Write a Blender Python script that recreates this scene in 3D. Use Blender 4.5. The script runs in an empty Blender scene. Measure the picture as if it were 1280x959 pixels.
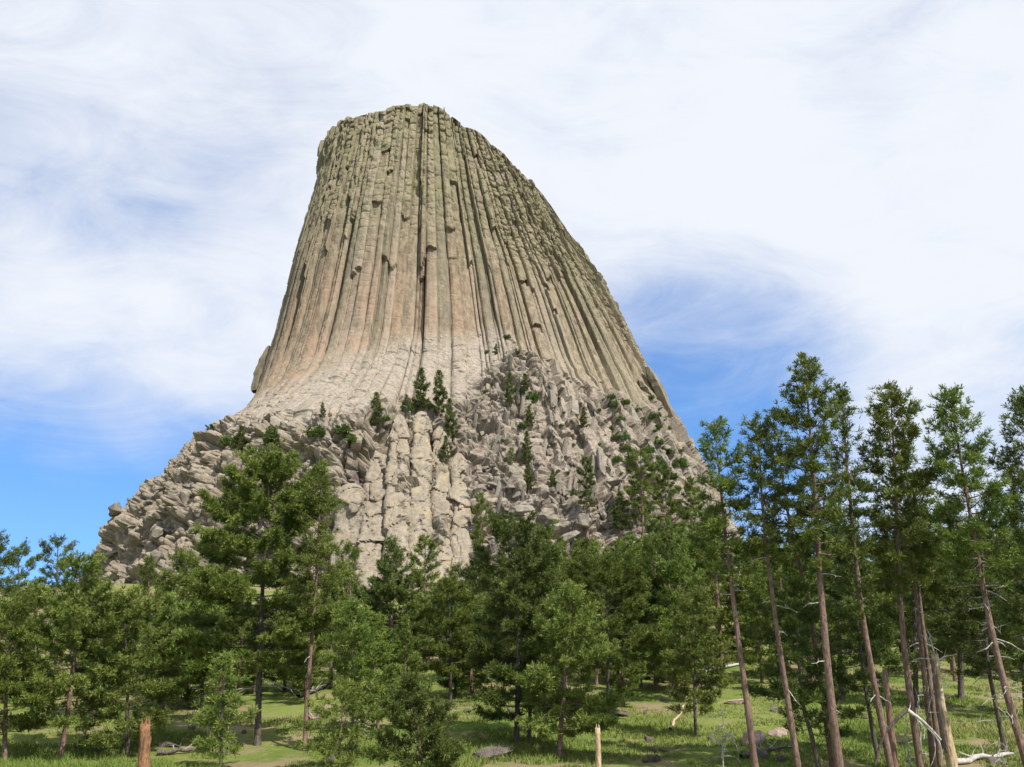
import bpy, math, random
import numpy as np

SC = bpy.context.scene
COL = SC.collection
R = math.radians

# tuned values: sky patches (photo pixel the patch is centred on, radius in degrees, amount), cloud and exposure
PATCHES = [(40, 660, 13, -0.62), (230, 545, 8, -0.16), (905, 475, 11, -0.62), (60, 330, 11, -0.08), (215, 345, 9, -0.14), (170, 270, 9, 0.10),
           (60, 455, 10, 0.34), (150, 430, 7, 0.12), (1240, 330, 24, 0.18), (330, 420, 9, 0.22), (1190, 60, 12, -0.26), (1120, 170, 9, -0.14), (760, 60, 12, -0.10), (1270, 150, 8, 0.25),
           (640, -200, 30, 0.2), (150, 600, 6, 0.25), (1100, 600, 12, 0.2)]
CLOUD = (6.55, 6.85, 7.35, 1)
SKYTINT = (0.92, 1.32, 1.68, 1)
EXPOSURE = 0.44
# ------------------------------------------------------------------ camera
F = 1100.0                      # focal length in photo pixels (photo 1280 x 959)
PITCH = R(12.5)
CP, SP = math.cos(PITCH), math.sin(PITCH)
cam_d = bpy.data.cameras.new('camera'); cam = bpy.data.objects.new('camera', cam_d); COL.objects.link(cam)
cam.location = (0, 0, 0); cam.rotation_euler = (R(90) + PITCH, 0, 0)
cam_d.sensor_width = 36.0; cam_d.lens = 36.0 * F / 1280.0
cam_d.clip_start = 0.3; cam_d.clip_end = 30000
SC.camera = cam

# ------------------------------------------------------------------ light
SUN_EL, SUN_AZ = R(54), R(138)          # azimuth clockwise from +Y: behind the camera, to the right
sdir = np.array([math.sin(SUN_AZ) * math.cos(SUN_EL), math.cos(SUN_AZ) * math.cos(SUN_EL), math.sin(SUN_EL)])
sun_d = bpy.data.lights.new('sun', 'SUN'); sun = bpy.data.objects.new('sun', sun_d); COL.objects.link(sun)
sun_d.energy = 5.0; sun_d.angle = R(0.5); sun_d.color = (1.0, 0.95, 0.87)
sun.rotation_euler = (R(90) - SUN_EL, 0, R(180) - SUN_AZ)
sun.location = (60, -60, 120)

W = bpy.data.worlds.new('World'); SC.world = W; W.use_nodes = True
nt = W.node_tree; nt.nodes.clear()
def wn(t, **k):
    n = nt.nodes.new(t)
    for a, b in k.items(): setattr(n, a, b)
    return n
def wl(a, b): nt.links.new(a, b)
def wmath(op, a, b=None, clamp=False):
    n = wn('ShaderNodeMath', operation=op); n.use_clamp = clamp
    for i, v in enumerate((a, b)):
        if v is None: continue
        if isinstance(v, (int, float)): n.inputs[i].default_value = v
        else: wl(v, n.inputs[i])
    return n.outputs[0]
def wsmooth(v, a, b, to0=0.0, to1=1.0):
    n = wn('ShaderNodeMapRange', interpolation_type='SMOOTHSTEP')
    wl(v, n.inputs[0]); n.inputs[1].default_value = a; n.inputs[2].default_value = b
    n.inputs[3].default_value = to0; n.inputs[4].default_value = to1
    return n.outputs[0]
sky = wn('ShaderNodeTexSky', sky_type='NISHITA'); sky.sun_disc = False
sky.sun_elevation = SUN_EL; sky.sun_rotation = SUN_AZ
sky.altitude = 1300; sky.air_density = 1.15; sky.dust_density = 0.5; sky.ozone_density = 2.2
tc = wn('ShaderNodeTexCoord')
lift = wn('ShaderNodeVectorMath', operation='ADD'); wl(tc.outputs['Generated'], lift.inputs[0]); lift.inputs[1].default_value = (0, 0, 0.22)
lnorm = wn('ShaderNodeVectorMath', operation='NORMALIZE'); wl(lift.outputs[0], lnorm.inputs[0]); wl(lnorm.outputs[0], sky.inputs['Vector'])
sep = wn('ShaderNodeSeparateXYZ'); wl(tc.outputs['Generated'], sep.inputs[0])
zz = wmath('ADD', wmath('MAXIMUM', sep.outputs[2], 0.0), 0.16)
comb = wn('ShaderNodeCombineXYZ')                  # a cloud sheet overhead: direction over height
wl(wmath('DIVIDE', sep.outputs[0], zz), comb.inputs[0]); wl(wmath('DIVIDE', sep.outputs[1], zz), comb.inputs[1])
def wnoise(scale, detail, rough, loc, sx=1.0, sy=1.0, dist=0.0, rot=0.0):
    m = wn('ShaderNodeMapping'); wl(comb.outputs[0], m.inputs[0])
    m.inputs['Location'].default_value = loc; m.inputs['Scale'].default_value = (sx, sy, 1)
    m.inputs['Rotation'].default_value = (0, 0, rot)
    n = wn('ShaderNodeTexNoise'); wl(m.outputs[0], n.inputs['Vector'])
    n.inputs['Scale'].default_value = scale; n.inputs['Detail'].default_value = detail
    n.inputs['Roughness'].default_value = rough; n.inputs['Distortion'].default_value = dist
    return n.outputs['Fac']
n_big = wnoise(0.55, 3, 0.5, (3.1, 1.7, 0), 1.0, 0.8, 0.4)
def dnoise(scale, detail, rough, loc, sc, rot, dist):     # streaks across the dome of the sky
    m = wn('ShaderNodeMapping'); wl(tc.outputs['Generated'], m.inputs[0])
    m.inputs['Location'].default_value = loc; m.inputs['Scale'].default_value = sc; m.inputs['Rotation'].default_value = (0, R(rot), 0)
    n = wn('ShaderNodeTexNoise'); wl(m.outputs[0], n.inputs['Vector'])
    n.inputs['Scale'].default_value = scale; n.inputs['Detail'].default_value = detail
    n.inputs['Roughness'].default_value = rough; n.inputs['Distortion'].default_value = dist
    return n.outputs['Fac']
n_wisp = dnoise(4.2, 8, 0.52, (0.6, 4.2, 2.0), (0.8, 1.0, 1.5), 28, 0.5)
n_fine = dnoise(9.0, 10, 0.66, (7.6, 1.2, 4.0), (0.55, 1.0, 1.6), 22, 0.9)
elev = sep.outputs[2]
cover = wsmooth(elev, 0.0, 0.36, 0.27, 0.82)
cover = wmath('ADD', cover, wmath('MULTIPLY', wmath('SUBTRACT', n_big, 0.5), 0.8))
cover = wmath('ADD', cover, wmath('MULTIPLY', wmath('SUBTRACT', n_wisp, 0.5), 0.95))
cover = wmath('ADD', cover, wmath('MULTIPLY', wmath('SUBTRACT', n_fine, 0.5), 0.80))
def wpatch(d, r, amt):                             # thicker or thinner cloud in one part of the sky
    global cover
    v = np.array(d, float); v /= np.linalg.norm(v)
    dp = wn('ShaderNodeVectorMath', operation='DOT_PRODUCT'); wl(tc.outputs['Generated'], dp.inputs[0])
    dp.inputs[1].default_value = tuple(v)
    cover = wmath('ADD', cover, wsmooth(dp.outputs['Value'], math.cos(R(r)), 1.0, 0.0, amt))
def skydir(px, py):
    v = -(py - 479.5) / F
    return ((px - 640) / F, CP - SP * v, SP + CP * v)
for (px, py, r, amt) in PATCHES:
    wpatch(skydir(px, py), r, amt)
cl = wsmooth(cover, -0.08, 1.10)
cloud_col = wn('ShaderNodeRGB'); cloud_col.outputs[0].default_value = CLOUD
mixc = wn('ShaderNodeMixRGB'); wl(cl, mixc.inputs[0])
tint = wn('ShaderNodeMixRGB', blend_type='MULTIPLY'); tint.inputs[0].default_value = 1.0
wl(sky.outputs[0], tint.inputs[1]); tint.inputs[2].default_value = SKYTINT
wl(tint.outputs[0], mixc.inputs[1]); wl(cloud_col.outputs[0], mixc.inputs[2])
bg = wn('ShaderNodeBackground'); bg.inputs[1].default_value = 0.1
wl(mixc.outputs[0], bg.inputs[0])
wo = wn('ShaderNodeOutputWorld'); wl(bg.outputs[0], wo.inputs[0])
SC.view_settings.view_transform = 'Standard'; SC.view_settings.look = 'None'
SC.view_settings.exposure = EXPOSURE; SC.view_settings.gamma = 1.0
try: SC.view_settings.use_curve_mapping = False
except Exception: pass

# ------------------------------------------------------------------ pixel <-> world
def at(px, py, Y):
    """point at forward distance Y seen at photo pixel (px, py)"""
    v = -(py - 479.5) / F
    dy = CP - SP * v
    t = Y / dy
    return (px - 640) / F * t, Y, (SP + CP * v) * t
def proj(X, Y, Z):
    d = Y * CP + Z * SP
    return 640 + F * X / d, 479.5 - F * (-Y * SP + Z * CP) / d
def sstep(a, b, x):
    t = np.clip((x - a) / (b - a), 0, 1)
    return t * t * (3 - 2 * t)

# ------------------------------------------------------------------ noise
def h3(ix, iy, iz, seed=0):
    ix = ix.astype(np.int64); iy = iy.astype(np.int64); iz = iz.astype(np.int64)
    n = (ix * 374761393 + iy * 668265263 + iz * 2147483647 + seed * 1274126177) & 0xffffffff
    n = ((n ^ (n >> 13)) * 1274126177) & 0xffffffff
    n = ((n ^ (n >> 16)) * 2246822519) & 0xffffffff
    n = n ^ (n >> 15)
    return (n & 0xffffff).astype(np.float64) / float(0x1000000)
def vnoise(x, y, z, seed=0):
    xi, yi, zi = np.floor(x), np.floor(y), np.floor(z)
    fx, fy, fz = x - xi, y - yi, z - zi
    fx, fy, fz = (q * q * q * (q * (q * 6 - 15) + 10) for q in (fx, fy, fz))
    r = 0
    for dx in (0, 1):
        wx = fx if dx else 1 - fx
        for dy in (0, 1):
            wy = fy if dy else 1 - fy
            for dz in (0, 1):
                wz = fz if dz else 1 - fz
                r = r + wx * wy * wz * h3(xi + dx, yi + dy, zi + dz, seed)
    return r * 2 - 1
def fbm(x, y, z, o=4, seed=0, g=0.5):
    a, s, r = 1.0, 0.0, 0.0
    for i in range(o):
        r = r + a * vnoise(x, y, z, seed + i * 7); s += a
        a *= g; x = x * 2.03 + 11.3; y = y * 2.03 - 4.1; z = z * 2.03 + 7.7
    return r / s
def voro(x, y, z, seed=0, jit=0.9, flat=False):
    """cellular noise: F1, F2, cell random, and offset from the cell's centre"""
    xi, yi, zi = np.floor(x), np.floor(y), np.floor(z)
    f1 = np.full(x.shape, 9.0); f2 = np.full(x.shape, 9.0)
    cid = np.zeros(x.shape); ox = np.zeros(x.shape); oy = np.zeros(x.shape); oz = np.zeros(x.shape)
    for dx in (-1, 0, 1):
        for dy in (-1, 0, 1):
            for dz in ((0,) if flat else (-1, 0, 1)):
                a, b, c = xi + dx, yi + dy, zi + dz
                px = a + 0.5 + (h3(a, b, c, seed) - 0.5) * jit - x
                py = b + 0.5 + (h3(a, b, c, seed + 1) - 0.5) * jit - y
                pz = 0 if flat else c + 0.5 + (h3(a, b, c, seed + 2) - 0.5) * jit - z
                d = np.sqrt(px * px + py * py + pz * pz)
                nearer = d < f1
                f2 = np.where(nearer, f1, np.minimum(f2, d))
                f1 = np.where(nearer, d, f1)
                cid = np.where(nearer, h3(a, b, c, seed + 3), cid)
                ox = np.where(nearer, -px, ox); oy = np.where(nearer, -py, oy)
                if not flat: oz = np.where(nearer, -pz, oz)
    return f1, f2, cid, ox, oy, oz
def chash(c, k):
    v = np.sin(c * 12345.678 + k * 78.233) * 43758.5453
    return v - np.floor(v)

# ------------------------------------------------------------------ mesh and object helpers
def mesh_np(name, V, faces, mats, attrs=None, smooth=False, fmat=None):
    """V (n,3); faces a list of (m,3) or (m,4) index arrays"""
    me = bpy.data.meshes.new(name)
    V = np.asarray(V, np.float32)
    me.vertices.add(len(V)); me.vertices.foreach_set('co', V.ravel())
    faces = [np.asarray(f, np.int32) for f in faces if len(f)]
    li = np.concatenate([f.ravel() for f in faces])
    cnt = np.concatenate([np.full(len(f), f.shape[1], np.int32) for f in faces])
    st = np.concatenate([[0], np.cumsum(cnt)[:-1]]).astype(np.int32)
    me.loops.add(len(li)); me.loops.foreach_set('vertex_index', li)
    me.polygons.add(len(cnt)); me.polygons.foreach_set('loop_start', st)
    if fmat is not None: me.polygons.foreach_set('material_index', np.asarray(fmat, np.int32))
    me.update(calc_edges=True); me.validate()
    me.polygons.foreach_set('use_smooth', np.full(len(me.polygons), smooth, bool))
    for m in (mats if isinstance(mats, (list, tuple)) else [mats]): me.materials.append(m)
    for k, v in (attrs or {}).items():
        a = me.attributes.new(k, 'FLOAT', 'POINT'); a.data.foreach_set('value', np.asarray(v, np.float32))
    return me
def tag(o, label=None, cat=None, group=None, kind=None):
    if label: o['label'] = label
    if cat: o['category'] = cat
    if group: o['group'] = group
    if kind: o['kind'] = kind
    return o
def link(name, me, parent=None):
    o = bpy.data.objects.new(name, me); COL.objects.link(o)
    if parent: o.parent = parent
    return o
def empty(name, loc):
    o = bpy.data.objects.new(name, None); COL.objects.link(o); o.location = loc
    o.empty_display_size = 0.5
    return o
class Geo:
    def __init__(s): s.V = []; s.Q = []; s.T = []; s.n = 0
    def add(s, V, Q=None, T=None):
        V = np.asarray(V, float)
        if Q is not None and len(Q): s.Q.append(np.asarray(Q) + s.n)
        if T is not None and len(T): s.T.append(np.asarray(T) + s.n)
        s.V.append(V); s.n += len(V)
    def tube(s, P, rad, k=6, cap=True, rng=None, rough=0.0):
        P = np.asarray(P, float); n = len(P); rad = np.broadcast_to(np.asarray(rad, float), (n,))
        T = np.gradient(P, axis=0); T /= np.linalg.norm(T, axis=1)[:, None] + 1e-9
        ref = np.array([1.0, 0, 0]) if abs(T[0][0]) < 0.8 else np.array([0, 1.0, 0])
        A = np.cross(T, ref); A /= np.linalg.norm(A, axis=1)[:, None] + 1e-9
        B = np.cross(T, A)
        th = np.arange(k) / k * 2 * np.pi
        rr = rad[:, None] * np.ones((n, k))
        if rng is not None: rr = rr * (1 + rough * rng.normal(size=(n, k)))
        V = P[:, None, :] + rr[..., None] * (np.cos(th)[None, :, None] * A[:, None, :] + np.sin(th)[None, :, None] * B[:, None, :])
        i = np.arange(n - 1)[:, None] * k; j = np.arange(k)[None, :]; j2 = (j + 1) % k
        Q = np.stack([i + j, i + j2, i + k + j2, i + k + j], -1).reshape(-1, 4)
        V = V.reshape(-1, 3); T3 = []
        if cap and rad[-1] > 0.004:
            V = np.vstack([V, P[-1]]); b = (n - 1) * k
            T3 = [[b + a, b + (a + 1) % k, n * k] for a in range(k)]
        s.add(V, Q, T3)
    def mesh(s, name, mats, attrs=None, smooth=False):
        f = ([np.concatenate(s.Q)] if s.Q else []) + ([np.concatenate(s.T)] if s.T else [])
        return mesh_np(name, np.concatenate(s.V), f, mats, attrs, smooth)

# ------------------------------------------------------------------ materials
def new_mat(name):
    m = bpy.data.materials.new(name); m.use_nodes = True
    t = m.node_tree; t.nodes.clear()
    return m, t
class MT:
    """small helper for node trees"""
    def __init__(s, name, rough=0.9, spec=0.15):
        s.m, s.t = new_mat(name)
        s.out = s.n('ShaderNodeOutputMaterial'); s.b = s.n('ShaderNodeBsdfPrincipled')
        s.b.inputs['Roughness'].default_value = rough
        s.b.inputs['Specular IOR Level'].default_value = spec
        s.l(s.b.outputs[0], s.out.inputs[0])
        s.tc = s.n('ShaderNodeTexCoord')
    def n(s, t, **k):
        x = s.t.nodes.new(t)
        for a, b in k.items(): setattr(x, a, b)
        return x
    def l(s, a, b): s.t.links.new(a, b)
    def noise(s, scale, detail=4, rough=0.55, sc=(1, 1, 1), loc=(0, 0, 0), dist=0.0, rot=(0, 0, 0)):
        m = s.n('ShaderNodeMapping'); s.l(s.tc.outputs['Object'], m.inputs[0])
        m.inputs['Scale'].default_value = sc; m.inputs['Location'].default_value = loc
        m.inputs['Rotation'].default_value = rot
        n = s.n('ShaderNodeTexNoise'); s.l(m.outputs[0], n.inputs['Vector'])
        n.inputs['Scale'].default_value = scale; n.inputs['Detail'].default_value = detail
        n.inputs['Roughness'].default_value = rough; n.inputs['Distortion'].default_value = dist
        return n.outputs['Fac']
    def voro(s, scale, feature='DISTANCE_TO_EDGE', sc=(1, 1, 1)):
        m = s.n('ShaderNodeMapping'); s.l(s.tc.outputs['Object'], m.inputs[0]); m.inputs['Scale'].default_value = sc
        n = s.n('ShaderNodeTexVoronoi', feature=feature); s.l(m.outputs[0], n.inputs['Vector'])
        n.inputs['Scale'].default_value = scale
        return n.outputs['Distance']
    def rng(s, v, a, b, c=0.0, d=1.0):
        n = s.n('ShaderNodeMapRange', interpolation_type='SMOOTHSTEP'); s.l(v, n.inputs[0])
        for i, q in enumerate((a, b, c, d)): n.inputs[i + 1].default_value = q
        return n.outputs[0]
    def math(s, op, a, b=None, clamp=False):
        n = s.n('ShaderNodeMath', operation=op); n.use_clamp = clamp
        for i, v in enumerate((a, b)):
            if v is None: continue
            if isinstance(v, (int, float)): n.inputs[i].default_value = v
            else: s.l(v, n.inputs[i])
        return n.outputs[0]
    def col(s, c):
        n = s.n('ShaderNodeRGB'); n.outputs[0].default_value = (*c, 1); return n.outputs[0]
    def mix(s, f, a, b, mode='MIX'):
        n = s.n('ShaderNodeMixRGB', blend_type=mode)
        for i, v in enumerate((f, a, b)):
            if isinstance(v, (int, float)): n.inputs[i].default_value = v
            elif isinstance(v, tuple): n.inputs[i].default_value = (*v, 1)
            else: s.l(v, n.inputs[i])
        return n.outputs[0]
    def attr(s, name):
        n = s.n('ShaderNodeAttribute', attribute_name=name); return n.outputs['Fac']
    def obrand(s):
        return s.n('ShaderNodeObjectInfo').outputs['Random']
    def bump(s, h, strength=0.5, dist=0.3):
        n = s.n('ShaderNodeBump'); n.inputs['Strength'].default_value = strength; n.inputs['Distance'].default_value = dist
        s.l(h, n.inputs['Height']); s.l(n.outputs[0], s.b.inputs['Normal'])
    def base(s, c): s.l(c, s.b.inputs['Base Color'])

# ================================================================== GROUND
AX, AY = -50.0, 480.0           # the tower's axis
_py = [-4000, -200, -10, 0, 6, 18, 34, 60, 90, 130, 200, 280, 330, 480, 700, 1200, 6000, 20000]
_pz = [-30, 4.0, -1.2, -1.65, -2.2, -6, -9.4, -10.4, -10.2, -9.2, -7.4, -3.2, 0.5, 2, -14, -60, -160, -400]
def ground_base(x, y):
    z = np.interp(y, _py, _pz)
    low = np.interp(y, [-4000, 0, 60, 200, 480, 900, 20000], [-30, -1.65, -10.4, -12, -20, -40, -420])
    k = np.exp(-((x - AX - 20) / 300.0) ** 2)
    k = np.where(y > 40, k, k + (1 - k) * sstep(40, 10, y))
    return low + (z - low) * k
def ground_z(x, y):
    x = np.asarray(x, float); y = np.asarray(y, float)
    r = np.sqrt(x * x + y * y)
    b = sstep(6, 40, r)
    n = 0.9 * fbm(x / 34, y / 34, 0 * x, 3, 5) + 0.28 * fbm(x / 6, y / 6, 0 * x, 3, 9)
    far = sstep(500, 3000, r)
    return ground_base(x, y) + b * n * (1 + 25 * far)
def on_ground(px, py):
    """where the sight line through a photo pixel meets the ground"""
    Ys = np.linspace(12, 300, 2400)
    X, Y, Z = at(px, py, Ys)
    g = ground_z(X, Y)
    i = np.argmax(Z < g)
    return X[i], Ys[i], float(g[i])

m = MT('meadow_ground', 0.95, 0.05)
g1 = m.noise(0.09, 5, 0.6); g2 = m.noise(1.1, 4, 0.6, loc=(5, 2, 0)); g3 = m.noise(7.0, 3, 0.6)
c = m.mix(m.rng(g1, 0.35, 0.68), (0.100, 0.160, 0.028), (0.195, 0.230, 0.060))
c = m.mix(m.rng(g2, 0.45, 0.75), c, (0.26, 0.235, 0.095))
c = m.mix(m.rng(g3, 0.3, 0.8, 0, 0.55), c, (0.055, 0.095, 0.016))
dry = m.noise(0.16, 5, 0.65, loc=(31, 7, 0))
c = m.mix(m.rng(dry, 0.47, 0.60, 0, 0.9), c, (0.25, 0.195, 0.115))
m.base(c); m.bump(m.noise(3.5, 6, 0.7), 0.7, 0.25)
M_GROUND = m.m

rad = np.concatenate([np.linspace(0.5, 30, 20), np.geomspace(31, 420, 190), np.geomspace(430, 16000, 50)])
na = 420
ang = np.concatenate([np.linspace(-R(42), R(42), 300), np.linspace(R(42), R(318), 122)[1:-1]])
RA, AN = np.meshgrid(rad, ang, indexing='ij')
gx, gy = RA * np.sin(AN), RA * np.cos(AN)
gz = ground_z(gx, gy)
n_r, n_a = RA.shape
ii = (np.arange(n_r - 1)[:, None] * n_a); jj = np.arange(n_a)[None, :]; j2 = (jj + 1) % n_a
GQ = np.stack([ii + jj, ii + n_a + jj, ii + n_a + j2, ii + j2], -1).reshape(-1, 4)
GV = np.stack([gx, gy, gz], -1).reshape(-1, 3)
GV = np.vstack([GV, [[0, 0, ground_z(0.0, 0.0)]]])
cen = len(GV) - 1
GT = np.stack([np.full(n_a, cen), np.arange(n_a), (np.arange(n_a) + 1) % n_a], -1)
ground = link('ground', mesh_np('ground', GV, [GQ, GT[:, [0, 2, 1]]], M_GROUND, smooth=True))
tag(ground, 'green meadow rising to the foot of the rock', kind='structure')

# ================================================================== THE ROCK TOWER
TS = random.Random(4); TR = np.random.default_rng(11)
LSIL = [(398, 130), (402, 160), (404, 180), (399, 215), (389, 260), (377, 300), (364, 345), (352, 390), (341, 432), (330, 465),
        (321, 503), (308, 530), (288, 548), (238, 590), (188, 640), (159, 680), (141, 712), (127, 740)]
RSIL = [(628, 130), (655, 180), (675, 218), (703, 266), (740, 327), (765, 366), (790, 410), (812, 450), (832, 488), (855, 530),
        (882, 572), (906, 612), (930, 655), (962, 715), (975, 740)]
SKYL = [(380, 205), (404, 181), (412, 164), (426, 152), (445, 146), (466, 141), (490, 134), (510, 130), (538, 131), (552, 138), (562, 146),
        (582, 158), (600, 168), (618, 182), (635, 199), (655, 222), (680, 246), (694, 262), (705, 283), (722, 307), (740, 325), (756, 342), (800, 392), (1000, 600)]
BLINE = [(200, 560), (300, 520), (330, 500), (360, 488), (400, 470), (450, 446), (490, 430), (530, 424), (580, 424), (625, 410), (650, 432), (690, 456), (730, 482), (770, 496), (810, 506), (845, 515), (900, 560)]
# front profile: radius towards the viewer against height
ZB = -16.0
FP_CL = [(256, 44), (225, 54), (180, 68), (140, 80), (112, 90), (102, 97)]
FP_SH = FP_CL + [(90, 112), (74, 138), (62, 163), (52, 171), (30, 176), (8, 184), (ZB, 192)]
FP_SL = FP_CL + [(88, 112), (65, 136), (42, 161), (18, 186), (6, 199), (ZB, 226)]
def tab(P):
    P = sorted(P); z = np.array([p[0] for p in P], float); r = np.array([p[1] for p in P], float)
    Z = np.linspace(ZB, 300, 800); v = np.interp(Z, z, r)
    top = (r[-1] - r[-2]) / (z[-1] - z[-2]); v = np.where(Z > z[-1], r[-1] + (Z - z[-1]) * top, v)
    k = np.hanning(25); k /= k.sum(); vp = np.concatenate([v[0] + (v[0]-v[1]) * np.arange(12, 0, -1), v, v[-1] + (v[-1]-v[-2]) * np.arange(1, 13)])
    return Z, np.convolve(vp, k, 'valid')
ZT, F_SH = tab(FP_SH); _, F_SL = tab(FP_SL)
def side(P, sgn):
    zz, aa = [], []
    for (px, py) in P:
        z = 100.0
        for _ in range(30):
            b = np.interp(z, ZT, 0.5 * (F_SH + F_SL)); yt = AY - b * b / AY
            X, _, z = at(px, py, yt)
        zz.append(z); aa.append(abs(X - AX * yt / AY) / yt * math.sqrt(AY * AY - b * b))
    o = np.argsort(zz); z = np.array(zz)[o]; a = np.array(aa)[o]
    z = np.concatenate([[ZB], z]); a = np.concatenate([[a[0] + 10], a])
    v = np.interp(ZT, z, a); k = np.hanning(13); k /= k.sum()
    return np.convolve(np.pad(v, 6, mode='edge'), k, 'valid')
A_L, A_R = side(LSIL, -1), side(RSIL, 1)

# column boundaries round the tower: spaced by arc length at the foot of the columns
tt = np.linspace(0, 2 * np.pi, 4001)
z0 = 118.0
aL, aR, aF = np.interp(z0, ZT, A_L), np.interp(z0, ZT, A_R), np.interp(z0, ZT, F_SH)
ex = np.where(np.cos(tt) < 0, aL, aR) * np.cos(tt); ey = -aF * np.sin(tt)
arc = np.concatenate([[0], np.cumsum(np.hypot(np.diff(ex), np.diff(ey)))]); PER = arc[-1]
bounds = [0.0]
while bounds[-1] < PER - 6.4:
    bounds.append(bounds[-1] + min(6.4, max(1.3, TS.lognormvariate(1.05, 0.50))))
bounds.append(PER); bounds = np.array(bounds); NC = len(bounds) - 1
lines_s, lines_k, lines_t = [], [], []
for k in range(NC):
    smid = 0.5 * (bounds[k] + bounds[k + 1]); phm = np.interp(smid, arc, tt)
    fr = math.sin(phm) > -0.2
    ts = [0, .08, .19, .38, .60, .81, .92] if fr else [0, .2, .8]
    for t in ts:
        lines_s.append(bounds[k] + t * (bounds[k + 1] - bounds[k])); lines_k.append(k); lines_t.append(t)
lines_s = np.array(lines_s); K = np.array(lines_k); T = np.array(lines_t)
PH = np.interp(lines_s, arc, tt); NL = len(PH)
NR = 620
C_, S_ = np.cos(PH), np.sin(PH)
def tower_xyz(ph_c, ph_s, z):
    a = np.where(ph_c < 0, np.interp(z, ZT, A_L), np.interp(z, ZT, A_R))
    sh = sstep(0.10, -0.04, ph_c + 0.0 * z)                      # shouldered cliff on the left, even slope on the right
    b = sh * np.interp(z, ZT, F_SH) + (1 - sh) * np.interp(z, ZT, F_SL)
    return AX + a * ph_c, AY - b * ph_s, z
# height of each line's top: where it meets the skyline
S_abs = np.abs(S_)
lo = np.full(NL, 60.0); hi = np.full(NL, 295.0)
skx = np.array([p[0] for p in SKYL]); sky_ = np.array([p[1] for p in SKYL])
for _ in range(34):
    mid = 0.5 * (lo + hi)
    x, y, z = tower_xyz(C_, S_abs, mid)
    px, py = proj(x, y, z)
    below = py > np.interp(px, skx, sky_)
    lo = np.where(below, mid, lo); hi = np.where(below, hi, mid)
ztop = lo.copy()
ctop = np.array([TS.uniform(-2.0, 0.6) for _ in range(NC)]); ztop = ztop + ctop[K] - np.where(S_ < 0, 1.5, 0)
# rows spaced evenly along each line, finer in front
w = np.linspace(0, 1, NR)
zd = ZB + (ztop[None, :] - ZB) * np.linspace(0, 1, 900)[:, None]
x, y, z = tower_xyz(C_[None, :], S_[None, :], zd)
seg = np.sqrt(np.diff(x, axis=0) ** 2 + np.diff(y, axis=0) ** 2 + np.diff(z, axis=0) ** 2)
cum = np.vstack([np.zeros(NL), np.cumsum(seg, axis=0)])
ZG = np.empty((NR, NL)); LG = np.empty((NR, NL))
for j in range(NL):
    LG[:, j] = w * cum[-1, j]
    ZG[:, j] = np.interp(LG[:, j], cum[:, j], zd[:, j])
X, Y, Z = tower_xyz(C_[None, :] + 0 * ZG, S_[None, :] + 0 * ZG, ZG)
PX, PY = proj(X, Y, Z)
def grid_normal(X, Y, Z):
    dxr = [np.gradient(a, axis=0) for a in (X, Y, Z)]
    dxc = [0.5 * (np.roll(a, -1, 1) - np.roll(a, 1, 1)) for a in (X, Y, Z)]
    n = np.stack([dxr[1] * dxc[2] - dxr[2] * dxc[1], dxr[2] * dxc[0] - dxr[0] * dxc[2], dxr[0] * dxc[1] - dxr[1] * dxc[0]], -1)
    n /= np.linalg.norm(n, axis=-1)[..., None] + 1e-12
    out = n[..., 0] * (X - AX) + n[..., 1] * (Y - AY)
    return n * np.sign(np.median(out))
NB = grid_normal(X, Y, Z)
NBs = NB.copy()
for _ in range(6):
    NBs = (NBs + np.roll(NBs, 1, 1) + np.roll(NBs, -1, 1)) / 3
# ---- zones
bx = np.array([p[0] for p in BLINE]); by = np.array([p[1] for p in BLINE])
wob = 11 * fbm(X / 18, Y / 18, Z / 18, 3, 21) + 8 * vnoise(X / 5, Y / 5, Z / 9, 22)
front = Y < AY + 20
d = PY + wob - np.interp(PX, bx, by)
wcol = sstep(14, -22, d)
shl = np.interp(PX, [100, 250, 300, 360, 420, 480, 520, 560, 590, 625, 650, 1000], [560, 545, 533, 540, 532, 508, 512, 520, 490, 455, 430, 430])
wfl = (1 - wcol) * sstep(10, -12, PY + 1.5 * wob - shl)
wrub = np.clip(1 - wcol - wfl, 0, 1)
cliff = wrub * sstep(590, 555, PX + 0.12 * (PY - 600) + wob * 0.8)       # the shouldered cliff at the left
wup = sstep(345, 215, PY - 0.34 * (PX - 520) * (PX > 520) + 14 * fbm(X / 40, Y / 40, Z / 40, 2, 3))  # broken upper third
h = 2.3 * fbm(X / 46, Y / 46, Z / 90, 3, 31) * (0.35 + 0.65 * wcol)
# ---- columns
cr = lambda lo, hi: np.array([TS.uniform(lo, hi) for _ in range(NC)])
coff = cr(-0.75, 0.75) + np.convolve(np.random.default_rng(5).normal(0, 1.15, NC + 4), np.ones(5) / 5 ** .5, 'valid') * 1.25
tilt = cr(-1.1, 0.9)
gd = np.array([min(5.0, 0.3 + TS.lognormvariate(-0.15, 1.0)) for _ in range(NC + 1)]); gd[-1] = gd[0]
edge = np.interp(T, [0, .08, .19, .38, .60, .81, .92, 1], [-1.15, -.55, -.12, .06, .06, -.12, -.55, -1.15])
gk = np.where(T < 0.5, gd[K], gd[K + 1])[None, :]
gmod = 0.72 + 0.55 * vnoise(K[None, :] * 3.7 + 0 * ZG, ZG / 16.0, 0 * ZG, 8)
kk = K[None, :] + 0 * ZG; tq = T[None, :] + 0 * ZG
zj = ZG + 0.9 * vnoise(kk * 1.7 + tq * 2.2, ZG / 5, 0 * ZG, 77)
hc = gk * edge[None, :] * gmod * 1.05 + tilt[K][None, :] * (T - 0.5)[None, :] + coff[K][None, :]
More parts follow.
